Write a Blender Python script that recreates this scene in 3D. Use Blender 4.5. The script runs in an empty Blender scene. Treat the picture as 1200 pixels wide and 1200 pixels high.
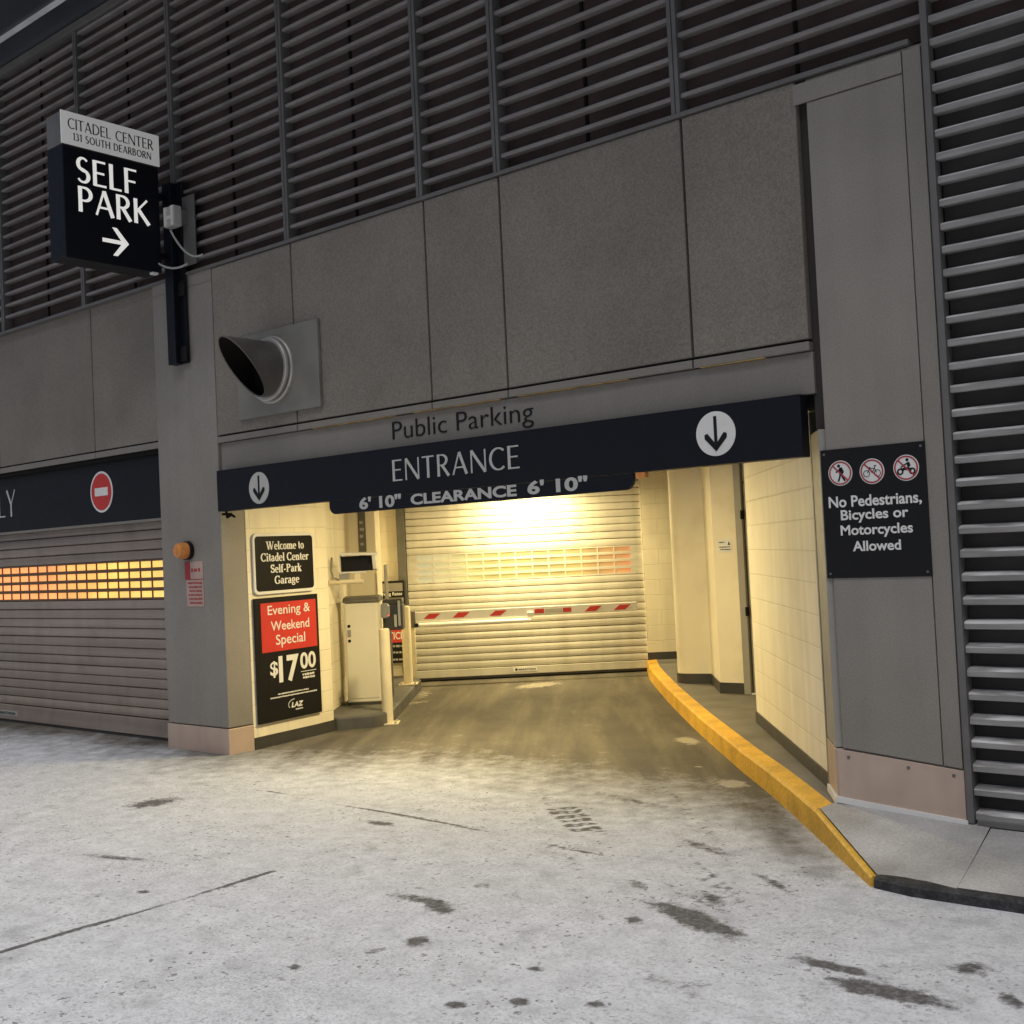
import bpy, bmesh, math, random
import numpy as np
from mathutils import Vector, Matrix
random.seed(7)
R = math.radians
scene = bpy.context.scene
col = scene.collection

# ------------------------------------------------------------------ camera, sky, sun, exposure
cd = bpy.data.cameras.new('camera'); cam = bpy.data.objects.new('camera', cd); col.objects.link(cam)
cd.sensor_width = 36; cd.lens = 40.8; cd.clip_start = .05; cd.clip_end = 500
cam.matrix_world = Matrix(((.7647, .0566, .6419, 0), (.6426, .0071, -.7661, 0), (-.0479, .9984, -.0310, 1.75), (0, 0, 0, 1)))
scene.camera = cam
w = bpy.data.worlds.new('World'); scene.world = w; w.use_nodes = True
nt = w.node_tree
sky = nt.nodes.new('ShaderNodeTexSky'); sky.sky_type = 'NISHITA'; sky.sun_disc = False
SUN_EL, SUN_AZ = 70, 140            # the open strip of sky above the alley, behind the camera
sky.sun_elevation = R(SUN_EL); sky.sun_rotation = R(SUN_AZ); sky.dust_density = 4; sky.ozone_density = 1
nt.links.new(sky.outputs[0], nt.nodes['Background'].inputs[0])
nt.nodes['Background'].inputs[1].default_value = .05
sl = bpy.data.lights.new('sun', 'SUN'); sl.energy = 2.0; sl.angle = R(60); sl.color = (1, .985, .965)
so = bpy.data.objects.new('sun', sl); col.objects.link(so)
az = R(SUN_AZ); d = Vector((math.sin(az)*math.cos(R(SUN_EL)), math.cos(az)*math.cos(R(SUN_EL)), math.sin(R(SUN_EL))))
so.rotation_euler = d.to_track_quat('Z', 'Y').to_euler(); so.location = (0, -6, 12)
scene.view_settings.view_transform = 'Standard'; scene.view_settings.look = 'None'
scene.view_settings.gamma = 1; scene.view_settings.exposure = 0.25
LAMP = 120.0; LAMP_COL = (1.0, .81, .41)

# ------------------------------------------------------------------ materials
def mat(name, base, rough=.6, metal=0, var=.12, scale=6, speck=0, speck_scale=180, rnd=0, chips=0, band=0, bump=0, bump_scale=60, streak=0, spec=.5, dirt=0, glow=0):
    m = bpy.data.materials.new(name); m.use_nodes = True
    n = m.node_tree.nodes; L = m.node_tree.links; b = n['Principled BSDF']
    b.inputs['Roughness'].default_value = rough; b.inputs['Metallic'].default_value = metal
    b.inputs['Specular IOR Level'].default_value = spec
    geo = n.new('ShaderNodeNewGeometry')
    def noise(sc, det=4, vec=None):
        t = n.new('ShaderNodeTexNoise'); t.inputs['Scale'].default_value = sc; t.inputs['Detail'].default_value = det
        L.new(vec or geo.outputs['Position'], t.inputs['Vector']); return t.outputs['Fac']
    def ramp(fac, a, c):
        t = n.new('ShaderNodeMapRange'); t.inputs[1].default_value = a; t.inputs[2].default_value = c
        L.new(fac, t.inputs[0]); return t.outputs[0]
    def mul(colr, fac, lo, hi):
        mr = n.new('ShaderNodeMapRange'); mr.inputs[3].default_value = lo; mr.inputs[4].default_value = hi; L.new(fac, mr.inputs[0])
        mx = n.new('ShaderNodeVectorMath'); mx.operation = 'SCALE'; L.new(colr, mx.inputs[0]); L.new(mr.outputs[0], mx.inputs['Scale']); return mx.outputs[0]
    rgb = n.new('ShaderNodeRGB'); rgb.outputs[0].default_value = (*base, 1); c = rgb.outputs[0]
    if var: c = mul(c, ramp(noise(scale), .3, .7), 1-var, 1+var)
    if speck: c = mul(c, ramp(noise(speck_scale, 2), .35, .65), 1-speck, 1+speck)
    if rnd:
        oi = n.new('ShaderNodeObjectInfo'); c = mul(c, oi.outputs['Random'], 1-rnd, 1+rnd)
    if band:
        mp = n.new('ShaderNodeMapping'); mp.inputs['Scale'].default_value = (.25, .25, 11); L.new(geo.outputs['Position'], mp.inputs[0])
        c = mul(c, ramp(noise(1, 2, mp.outputs[0]), .3, .7), 1-band, 1+band)
    if streak:
        mp = n.new('ShaderNodeMapping'); mp.inputs['Scale'].default_value = (5, 5, .25); L.new(geo.outputs['Position'], mp.inputs[0])
        c = mul(c, ramp(noise(1.6, 5, mp.outputs[0]), .35, .75), 1+streak*.5, 1-streak)
    if dirt:
        f = ramp(noise(2.3, 8), .55, .72); mx = n.new('ShaderNodeMixRGB'); mx.inputs[2].default_value = (base[0]*.55, base[1]*.5, base[2]*.42, 1)
        mm = n.new('ShaderNodeMath'); mm.operation = 'MULTIPLY'; mm.inputs[1].default_value = dirt; L.new(f, mm.inputs[0]); L.new(mm.outputs[0], mx.inputs[0]); L.new(c, mx.inputs[1]); c = mx.outputs[0]
    L.new(c, b.inputs['Base Color'])
    if chips:
        def over(c, f, colr, amt):
            mx = n.new('ShaderNodeMixRGB'); mx.inputs[2].default_value = (*colr, 1); mm = n.new('ShaderNodeMath'); mm.operation = 'MULTIPLY'; mm.inputs[1].default_value = amt
            L.new(f, mm.inputs[0]); L.new(mm.outputs[0], mx.inputs[0]); L.new(c, mx.inputs[1]); return mx.outputs[0]
        c = over(c, ramp(noise(3.1, 8), .42, .66), (.24, .125, .025), .85*chips)      # grime
        c = over(c, ramp(noise(9, 8), .56, .63), (.07, .05, .03), .85*chips)        # tyre rubber
        c = over(c, ramp(noise(21, 6), .59, .63), (.30, .28, .25), .8*chips)         # paint gone
    if rough < .95:
        mr = n.new('ShaderNodeMapRange'); mr.inputs[3].default_value = max(.03, rough-.1); mr.inputs[4].default_value = min(1, rough+.12)
        L.new(noise(scale*2.2), mr.inputs[0]); L.new(mr.outputs[0], b.inputs['Roughness'])
    if glow: b.inputs['Emission Color'].default_value = (1, .98, .94, 1); b.inputs['Emission Strength'].default_value = glow
    if bump:
        bp = n.new('ShaderNodeBump'); bp.inputs['Strength'].default_value = bump; bp.inputs['Distance'].default_value = .004
        L.new(noise(bump_scale, 3), bp.inputs['Height']); L.new(bp.outputs[0], b.inputs['Normal'])
    return m

def mat_block(name, base):          # painted concrete block: courses as shallow grooves
    m = mat(name, base, .55, var=.07, scale=1.7, streak=.08, dirt=.16)
    n = m.node_tree.nodes; L = m.node_tree.links; b = n['Principled BSDF']
    uv = n.new('ShaderNodeUVMap'); br = n.new('ShaderNodeTexBrick')
    br.inputs['Scale'].default_value = 1; br.inputs['Brick Width'].default_value = .40; br.inputs['Row Height'].default_value = .205
    br.inputs['Mortar Size'].default_value = .006; br.inputs['Mortar Smooth'].default_value = .6
    L.new(uv.outputs[0], br.inputs['Vector'])
    mx = n.new('ShaderNodeMath'); mx.operation = 'MULTIPLY_ADD'; mx.inputs[1].default_value = -1; mx.inputs[2].default_value = 1
    L.new(br.outputs['Fac'], mx.inputs[0])
    ns = n.new('ShaderNodeTexNoise'); ns.inputs['Scale'].default_value = 55; ns.inputs['Detail'].default_value = 4
    ad = n.new('ShaderNodeMath'); ad.operation = 'MULTIPLY_ADD'; ad.inputs[1].default_value = .28
    L.new(ns.outputs['Fac'], ad.inputs[0]); L.new(mx.outputs[0], ad.inputs[2])
    bp = n.new('ShaderNodeBump'); bp.inputs['Strength'].default_value = .55; bp.inputs['Distance'].default_value = .006
    L.new(ad.outputs[0], bp.inputs['Height']); L.new(bp.outputs[0], b.inputs['Normal'])
    src = b.inputs['Base Color'].links[0].from_socket
    g = n.new('ShaderNodeMixRGB'); g.inputs[2].default_value = (base[0]*.62, base[1]*.58, base[2]*.5, 1)
    sc_ = n.new('ShaderNodeMath'); sc_.operation = 'MULTIPLY'; sc_.inputs[1].default_value = .28; L.new(br.outputs['Fac'], sc_.inputs[0])
    L.new(sc_.outputs[0], g.inputs[0]); L.new(src, g.inputs[1]); L.new(g.outputs[0], b.inputs['Base Color'])
    return m

def mat_salt_metal(name, base, amount):      # louvre blades with dried road salt caught in streaks along the nose
    m = mat(name, base, .8, var=.2, scale=3, bump=.15, spec=.25, dirt=.3)
    n = m.node_tree.nodes; L = m.node_tree.links; b = n['Principled BSDF']; geo = n.new('ShaderNodeNewGeometry')
    mp = n.new('ShaderNodeMapping'); mp.inputs['Scale'].default_value = (3, 8, 40); L.new(geo.outputs['Position'], mp.inputs[0])
    t = n.new('ShaderNodeTexNoise'); t.inputs['Scale'].default_value = 1.2; t.inputs['Detail'].default_value = 6; L.new(mp.outputs[0], t.inputs['Vector'])
    r = n.new('ShaderNodeMapRange'); r.inputs[1].default_value = .40; r.inputs[2].default_value = .58; r.inputs[4].default_value = amount; L.new(t.outputs['Fac'], r.inputs[0])
    src = b.inputs['Base Color'].links[0].from_socket
    g = n.new('ShaderNodeMixRGB'); g.inputs[2].default_value = (.66, .65, .64, 1)
    sn = n.new('ShaderNodeSeparateXYZ'); L.new(geo.outputs['True Normal'], sn.inputs[0]); gt = n.new('ShaderNodeMapRange'); gt.inputs[1].default_value = .2; gt.inputs[2].default_value = .6; gt.inputs[3].default_value = .12; L.new(sn.outputs[2], gt.inputs[0])
    pm = n.new('ShaderNodeMath'); pm.operation = 'MULTIPLY'; L.new(r.outputs[0], pm.inputs[0]); L.new(gt.outputs[0], pm.inputs[1])
    L.new(pm.outputs[0], g.inputs[0]); L.new(src, g.inputs[1]); L.new(g.outputs[0], b.inputs['Base Color'])
    return m

def mat_emit(name, stops, axis, lo, hi, strength):     # lit window panes: warm lamps behind them at one end
    m = bpy.data.materials.new(name); m.use_nodes = True; n = m.node_tree.nodes; L = m.node_tree.links; b = n['Principled BSDF']
    geo = n.new('ShaderNodeNewGeometry'); sp = n.new('ShaderNodeSeparateXYZ'); L.new(geo.outputs['Position'], sp.inputs[0])
    mr = n.new('ShaderNodeMapRange'); mr.inputs[1].default_value = lo; mr.inputs[2].default_value = hi; L.new(sp.outputs[axis], mr.inputs[0])
    cr = n.new('ShaderNodeValToRGB'); e = cr.color_ramp.elements
    e[0].position = 0; e[0].color = (*stops[0], 1); e[1].position = 1; e[1].color = (*stops[-1], 1)
    for k, s in enumerate(stops[1:-1]):
        q = e.new((k+1)/(len(stops)-1)); q.color = (*s, 1)
    L.new(mr.outputs[0], cr.inputs[0])
    ns = n.new('ShaderNodeTexNoise'); ns.inputs['Scale'].default_value = 2.2; L.new(geo.outputs['Position'], ns.inputs['Vector'])
    m2 = n.new('ShaderNodeMapRange'); m2.inputs[1].default_value = .3; m2.inputs[2].default_value = .7; m2.inputs[3].default_value = strength*.75; m2.inputs[4].default_value = strength*1.3
    L.new(ns.outputs['Fac'], m2.inputs[0]); L.new(cr.outputs[0], b.inputs['Emission Color']); L.new(m2.outputs[0], b.inputs['Emission Strength'])
    b.inputs['Base Color'].default_value = (.14, .13, .10, 1); b.inputs['Roughness'].default_value = .25
    return m

M = dict(
    panel=mat('granite_panel', (.190, .170, .143), .85, var=.13, scale=1.1, speck=.17, speck_scale=85, bump=.2, bump_scale=90, streak=.03, rnd=.06, dirt=.12),
    pillar=mat('painted_steel', (.236, .216, .188), .55, var=.10, scale=1.2, speck=.08, speck_scale=90, bump=.1, streak=.05, rnd=.04, dirt=.10),
    kick=mat('kick_steel', (.52, .40, .325), .42, metal=.25, var=.10, scale=3, streak=.08),
    fascia=mat('fascia_steel', (.205, .187, .162), .6, var=.08, scale=1.2, speck=.07, speck_scale=90, streak=.04),
    dark=mat('joint_dark', (.011, .010, .009), .9, spec=.1),
    back=mat('louvre_backing', (.066, .047, .044), .95, var=.3, scale=2, spec=.1),
    back2=mat('louvre_backing_grey', (.060, .056, .053), .95, var=.3, scale=2, spec=.1),
    blade=mat_salt_metal('louvre_blade', (.235, .215, .207), .16),
    blade2=mat_salt_metal('louvre_blade_salted', (.25, .242, .234), .9),
    frame=mat('louvre_frame', (.15, .142, .137), .5, metal=.2),
    soffit=mat('soffit_panel', (.05, .055, .065), .35, var=.15, scale=.8),
    trim=mat('trim_metal', (.75, .76, .78), .4),
    navy=mat('sign_navy', (.0052, .0062, .0105), .45, var=.1, spec=.25),
    black=mat('sign_black', (.008, .008, .009), .45, var=.1, spec=.25),
    white=mat('sign_white', (.72, .71, .68), .5, var=.04),
    grey=mat('sign_grey', (.46, .45, .43), .5, var=.04),
    dimwhite=mat('worn_lettering', (.38, .37, .35), .5, var=.1, scale=20),
    alu=mat('brushed_header', (.40, .41, .43), .4, metal=.3, var=.08, scale=2, streak=.06),
    red=mat('sign_red', (.55, .035, .028), .4, var=.05),
    darkred=mat('ring_red', (.36, .03, .035), .5),
    signglow=mat('glow_white', (.72, .71, .68), .5, var=.04, glow=.42),  # white lettering, emission added to lift its brightness
    headglow=mat('glow_header', (.42, .43, .45), .45, var=.06, scale=2, glow=.17),  # grey header sheet, emission added to brighten it
    cream=mat('cream_paint', (.70, .62, .46), .5, var=.05, dirt=.12),
    block=mat_block('painted_block', (.82, .75, .58)),
    column=mat('painted_column', (.79, .72, .55), .5, var=.05, scale=2, dirt=.25, bump=.1, bump_scale=25),
    base=mat('rubber_base', (.045, .043, .040), .5, var=.2),
    slat=mat('shutter_slat', (.56, .53, .45), .42, metal=.12, band=.10, var=.08, scale=2, streak=.10, dirt=.25),
    slat2=mat('exit_shutter_slat', (.29, .237, .198), .45, metal=.15, band=.14, dirt=.35, var=.08, scale=2, streak=.08),
    guide=mat('guide_steel', (.16, .155, .14), .45, metal=.4),
    brown=mat('lit_slat_edge', (.16, .085, .04), .6),  # warm brown carries the lamplight on the strips between panes
    yellow=mat('kerb_yellow', (.64, .36, .035), .6, var=.20, scale=4, speck=.12, speck_scale=40, bump=.45, bump_scale=30, chips=1.0),
    walk=mat('walk_concrete', (.46, .455, .44), .85, var=.16, scale=3, speck=.12, bump=.3, dirt=.3),
    floor=mat('inner_walk', (.15, .14, .125), .7, var=.2, scale=2.5, speck=.08, bump=.2, dirt=.4),
    island=mat('island_paint', (.085, .083, .078), .7, var=.25, scale=4, bump=.2, dirt=.4),
    kerbdark=mat('kerb_dark', (.03, .03, .032), .75, var=.5, scale=14, speck=.4, speck_scale=60, bump=.4),
    cabinet=mat('cabinet_white', (.68, .65, .56), .4, var=.05, scale=2, dirt=.15),
    darkplastic=mat('dark_plastic', (.05, .05, .052), .4),
    greyplastic=mat('grey_plastic', (.26, .26, .27), .4),
    lidgrey=mat('lid_grey', (.11, .105, .095), .5),
    bollard=mat('bollard_paint', (.70, .63, .46), .45, var=.06, scale=6, dirt=.4, chips=.3, bump=.15, bump_scale=30),
    amber=mat('amber_plastic', (.62, .24, .06), .3, var=.15, scale=25),
    steel=mat('door_steel', (.30, .285, .25), .45, var=.06, dirt=.15),
    duct=mat('duct_steel', (.13, .12, .11), .45, metal=.4, var=.2, scale=5, streak=.1),
    ring=mat('collar_steel', (.42, .40, .37), .4, metal=.4, var=.12, scale=8),
    ventplate=mat('vent_plate', (.21, .20, .175), .5, metal=.15, var=.15, scale=3),
    cable=mat('cable_grey', (.35, .35, .34), .5),
    ceiling=mat('ceiling_paint', (.55, .5, .4), .8),
    glint=mat('glint_strip', (.42, .27, .09), .4, metal=.3, var=.4, scale=9),  # tan colour stands for light glinting under the ledge
    exitpane=mat_emit('exit_window_glow', [(1, .34, .10), (1, .36, .10), (1, .50, .10), (1, .62, .14)], 0, -13.6, -10.1, 1.0),
    entrypane=mat_emit('entry_window_glow', [(1, .90, .50), (1, .80, .16), (1, .72, .14), (1, .30, .08)], 0, -11.15, -8.9, .5),
    led=mat_emit('led_red', [(1, .05, .02), (1, .05, .02)], 0, 0, 1, 2.0),
)

def mat_ground():
    m = bpy.data.materials.new('salted_concrete'); m.use_nodes = True; n = m.node_tree.nodes; L = m.node_tree.links; b = n['Principled BSDF']
    geo = n.new('ShaderNodeNewGeometry'); at = n.new('ShaderNodeAttribute'); at.attribute_name = 'wear'
    sp = n.new('ShaderNodeSeparateColor'); L.new(at.outputs['Color'], sp.inputs[0])
    def noise(sc, det=5, rough=.6, stretch=None):
        t = n.new('ShaderNodeTexNoise'); t.inputs['Scale'].default_value = sc; t.inputs['Detail'].default_value = det; t.inputs['Roughness'].default_value = rough
        v = geo.outputs['Position']
        if stretch:
            mp = n.new('ShaderNodeMapping'); mp.vector_type = 'TEXTURE'; mp.inputs['Scale'].default_value = stretch; mp.inputs['Rotation'].default_value = (0, 0, R(127)); L.new(v, mp.inputs[0]); v = mp.outputs[0]
        L.new(v, t.inputs['Vector']); return t.outputs['Fac']
    def rng(f, a, c, lo=0, hi=1):
        t = n.new('ShaderNodeMapRange'); t.inputs[1].default_value = a; t.inputs[2].default_value = c; t.inputs[3].default_value = lo; t.inputs[4].default_value = hi
        L.new(f, t.inputs[0]); return t.outputs[0]
    def math_(op, a, c):
        t = n.new('ShaderNodeMath'); t.operation = op
        for k, x in enumerate((a, c)):
            if isinstance(x, (int, float)): t.inputs[k].default_value = x
            else: L.new(x, t.inputs[k])
        return t.outputs[0]
    def mix(f, a, c):
        t = n.new('ShaderNodeMixRGB')
        for k, x in enumerate((f, a, c)):
            if isinstance(x, tuple): t.inputs[k].default_value = (*x, 1)
            elif isinstance(x, (int, float)): t.inputs[k].default_value = x
            else: L.new(x, t.inputs[k])
        return t.outputs[0]
    big, mid, fine, grain = noise(.9), noise(6, 6, .7), noise(30, 5, .72), noise(75, 3, .7)
    drag = noise(1.5, 6, .6, (4.5, .55, 1))
    conc = mix(rng(big, .3, .7), (.062, .055, .044), (.105, .094, .074))
    conc = mix(math_('MULTIPLY', rng(drag, .44, .68, 0, .75), rng(fine, .32, .58, .35, 1)), conc, (.195, .172, .128))
    conc = mix(rng(noise(11, 6, .75), .56, .70, 0, .5), conc, (.052, .047, .04))          # dust dragged in by tyres
    conc = mix(rng(fine, .45, .75, 0, .35), conc, (.05, .046, .038))
    salt = mix(rng(mid, .3, .7), (.47, .487, .518), (.65, .668, .705))
    salt = mix(rng(fine, .50, .66, 0, .52), salt, (.25, .247, .245))
    patch = rng(noise(1.1, 4, .6), .36, .62, .25, 1)
    salt = mix(math_('MULTIPLY', rng(grain, .50, .64, 0, .62), patch), salt, (.22, .218, .217))
    salt = mix(rng(noise(17, 5, .75), .55, .75, 0, .34), salt, (.24, .237, .235))
    cov = math_('ADD', sp.outputs[2], math_('MULTIPLY', math_('SUBTRACT', mid, .5), .8))
    cov = math_('ADD', cov, math_('MULTIPLY', math_('SUBTRACT', fine, .5), .5))
    cov = math_('ADD', cov, math_('MULTIPLY', math_('SUBTRACT', drag, .5), .5))
    cov = math_('ADD', cov, math_('MULTIPLY', math_('SUBTRACT', big, .5), .25))
    c = mix(rng(cov, .12, .80), conc, salt)
    st = math_('ADD', sp.outputs[0], math_('MULTIPLY', math_('SUBTRACT', noise(13, 6, .75), .5), 1.5))
    st = math_('MULTIPLY', rng(st, .34, .66), rng(sp.outputs[0], .05, .3))
    st = math_('MULTIPLY', st, rng(fine, .3, .55, .72, 1))
    c = mix(math_('MULTIPLY', st, .94), c, (.058, .054, .052))
    loose = math_('MULTIPLY', rng(noise(5, 7, .72), .585, .66), rng(fine, .46, .56))   # bare specks where salt wore off
    c = mix(math_('MULTIPLY', loose, .6), c, (.12, .115, .11))
    fleck = math_('MULTIPLY', rng(noise(24, 3, .6), .60, .65), rng(noise(1.9, 3, .6), .38, .58))   # grit and pitting, in drifts
    c = mix(math_('MULTIPLY', fleck, .78), c, (.10, .096, .093))
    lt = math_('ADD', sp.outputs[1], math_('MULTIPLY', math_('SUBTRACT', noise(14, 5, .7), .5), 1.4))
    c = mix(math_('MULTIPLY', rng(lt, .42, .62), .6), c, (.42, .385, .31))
    L.new(c, b.inputs['Base Color'])
    b.inputs['Roughness'].default_value = .85; b.inputs['Specular IOR Level'].default_value = .3
    bp = n.new('ShaderNodeBump'); bp.inputs['Strength'].default_value = .35; bp.inputs['Distance'].default_value = .006
    L.new(math_('ADD', fine, math_('MULTIPLY', grain, .5)), bp.inputs['Height']); L.new(bp.outputs[0], b.inputs['Normal'])
    return m
M['ground'] = mat_ground()
M['walk'] = mat('salted_walk', (.40, .395, .385), .88, var=.22, scale=2.2, speck=.12, speck_scale=70, bump=.35, bump_scale=50, dirt=.5)

# ------------------------------------------------------------------ mesh helpers
class Fr:
    """upright frame: u along the surface, v up, d out towards the viewer"""
    def __init__(s, o, u, nrm): s.o = Vector(o); s.u = Vector(u).normalized(); s.n = Vector(nrm).normalized()
    def p(s, u, v, d=0): return s.o + s.u*u + s.n*d + Vector((0, 0, v))
def FY(y): return Fr((0, y, 0), (1, 0, 0), (0, -1, 0))
FAC = FY(6.395)

class MB:
    def __init__(s): s.v = []; s.f = []
    def poly(s, pts):
        k = len(s.v); s.v += [Vector(p) for p in pts]; s.f.append(tuple(range(k, k+len(pts)))); return s
    def hull8(s, P):
        k = len(s.v); s.v += [Vector(p) for p in P]
        for q in ((0, 1, 2, 3), (7, 6, 5, 4), (0, 4, 5, 1), (1, 5, 6, 2), (2, 6, 7, 3), (3, 7, 4, 0)): s.f.append(tuple(k+i for i in q))
        return s
    def box(s, x0, x1, y0, y1, z0, z1):
        return s.hull8([(x0, y0, z0), (x1, y0, z0), (x1, y1, z0), (x0, y1, z0), (x0, y0, z1), (x1, y0, z1), (x1, y1, z1), (x0, y1, z1)])
    def fbox(s, F, u0, u1, v0, v1, d0, d1):
        return s.hull8([F.p(u0, v0, d0), F.p(u1, v0, d0), F.p(u1, v1, d0), F.p(u0, v1, d0), F.p(u0, v0, d1), F.p(u1, v0, d1), F.p(u1, v1, d1), F.p(u0, v1, d1)])
    def prism(s, ring, vec):
        k = len(s.v); n = len(ring); vec = Vector(vec); s.v += [Vector(p) for p in ring] + [Vector(p)+vec for p in ring]
        s.f.append(tuple(range(k+n-1, k-1, -1))); s.f.append(tuple(range(k+n, k+2*n)))
        for i in range(n): j = (i+1) % n; s.f.append((k+i, k+j, k+n+j, k+n+i))
        return s
    def fprism(s, F, uv, d0, d1): return s.prism([F.p(u, v, d0) for u, v in uv], F.n*(d1-d0))
    def rings(s, rr, cap=True, close=False):
        k = len(s.v); n = len(rr[0]); m = len(rr)
        for r in rr: s.v += [Vector(p) for p in r]
        for a in range(m-1 + (1 if close else 0)):
            for i in range(n):
                j = (i+1) % n; e = (a+1) % m; s.f.append((k+a*n+i, k+a*n+j, k+e*n+j, k+e*n+i))
        if cap and not close: s.f.append(tuple(range(k+n-1, k-1, -1))); s.f.append(tuple(range(k+(m-1)*n, k+m*n)))
        return s
    def tube(s, path, r, n=10, cap=True):
        path = [Vector(p) for p in path]; rr = []
        for i, p in enumerate(path):
            t = (path[min(i+1, len(path)-1)] - path[max(i-1, 0)]).normalized()
            a = t.orthogonal().normalized() if i == 0 else (a - t*a.dot(t)).normalized()
            b = t.cross(a); q = r[i] if isinstance(r, (list, tuple)) else r
            rr.append([p + (a*math.cos(2*math.pi*k/n) + b*math.sin(2*math.pi*k/n))*q for k in range(n)])
        return s.rings(rr, cap)
    def disc(s, F, u, v, r, d0, d1, n=40): return s.fprism(F, [(u+r*math.cos(2*math.pi*k/n), v+r*math.sin(2*math.pi*k/n)) for k in range(n)], d0, d1)
    def annulus(s, F, u, v, r0, r1, d0, d1, n=44):
        rr = []
        for k in range(n):
            c, q = math.cos(2*math.pi*k/n), math.sin(2*math.pi*k/n)
            rr.append([F.p(u+r0*c, v+r0*q, d0), F.p(u+r1*c, v+r1*q, d0), F.p(u+r1*c, v+r1*q, d1), F.p(u+r0*c, v+r0*q, d1)])
        return s.rings(rr, False, True)
    def extrude_profile(s, prof, F, u0, u1):     # prof: list of (d, v), swept along u
        return s.rings([[F.p(u0, v, d) for d, v in prof], [F.p(u1, v, d) for d, v in prof]])
    def build(s, name, m, parent=None, bevel=0, smooth=False, world=True):
        me = bpy.data.meshes.new(name)
        off = parent_loc(parent) if parent else Vector()
        me.from_pydata([v-off for v in s.v], [], s.f)
        bm = bmesh.new(); bm.from_mesh(me); bmesh.ops.recalc_face_normals(bm, faces=bm.faces)
        uvl = bm.loops.layers.uv.new('UVMap')
        for f in bm.faces:
            nn = f.normal; t = Vector((-nn.y, nn.x, 0))
            if t.length < .3:
                for l in f.loops: l[uvl].uv = (l.vert.co.x+off.x, l.vert.co.y+off.y)
            else:
                t.normalize()
                for l in f.loops: c = l.vert.co+off; l[uvl].uv = (c.dot(t), c.z)
            f.smooth = smooth
        bm.to_mesh(me); bm.free()
        if m: me.materials.append(m)
        o = bpy.data.objects.new(name, me); col.objects.link(o)
        if parent: o.parent = parent
        if bevel:
            b = o.modifiers.new('bevel', 'BEVEL'); b.width = bevel; b.segments = 2; b.limit_method = 'ANGLE'; b.angle_limit = R(40)
        if smooth:
            try: me.set_sharp_from_angle(angle=R(27))
            except Exception: pass
        return o
def parent_loc(p):
    v = Vector()
    while p: v = v + p.location; p = p.parent
    return v
def tag(o, label=None, cat=None, group=None, kind=None):
    if label: o['label'] = label
    if cat: o['category'] = cat
    if group: o['group'] = group
    if kind: o['kind'] = kind
    return o
def thing(name, loc, label, cat, group=None):
    o = bpy.data.objects.new(name, None); o.empty_display_size = .1; o.location = loc; col.objects.link(o); return tag(o, label, cat, group)
def structure(name, mb, m, **k): return tag(mb.build(name, m, None, **k), kind='structure')

# ------------------------------------------------------------------ lettering
def text(mb, F, s, u0, u1, v0, v1, d, bold=0.0, depth=.002, shear=0):
    """plain sans lettering fitted to a rectangle"""
    cu = bpy.data.curves.new('lettering_curve', 'FONT'); cu.body = s; cu.offset = bold; cu.extrude = .01; cu.resolution_u = 4; cu.shear = shear
    o = bpy.data.objects.new('lettering_curve', cu); col.objects.link(o)
    dg = bpy.context.evaluated_depsgraph_get(); me = bpy.data.meshes.new_from_object(o.evaluated_get(dg))
    P = [v.co.copy() for v in me.vertices]; xs = [p.x for p in P]; ys = [p.y for p in P]
    k = len(mb.v); a, b_ = min(xs), max(xs); c, e = min(ys), max(ys)
    for p in P: mb.v.append(F.p(u0+(p.x-a)/(b_-a)*(u1-u0), v0+(p.y-c)/(e-c)*(v1-v0), d + (depth if p.z > 0 else 0)))
    for f in me.polygons: mb.f.append(tuple(k+i for i in f.vertices))
    bpy.data.objects.remove(o); bpy.data.curves.remove(cu); bpy.data.meshes.remove(me)
    return mb
def arc(cx, cy, rx, ry, a0, a1, w0, w1, n=14, wm=None):
    """points along an ellipse; the pen is widest where the stroke runs upright"""
    out = []
    for i in range(n+1):
        a = R(a0+(a1-a0)*i/n); out.append((cx+rx*math.cos(a), cy+ry*math.sin(a), w0+(w1-w0)*abs(math.cos(a))))
    return out
T, H_ = .068, .125      # thin and thick pen of the flared capitals
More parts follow.
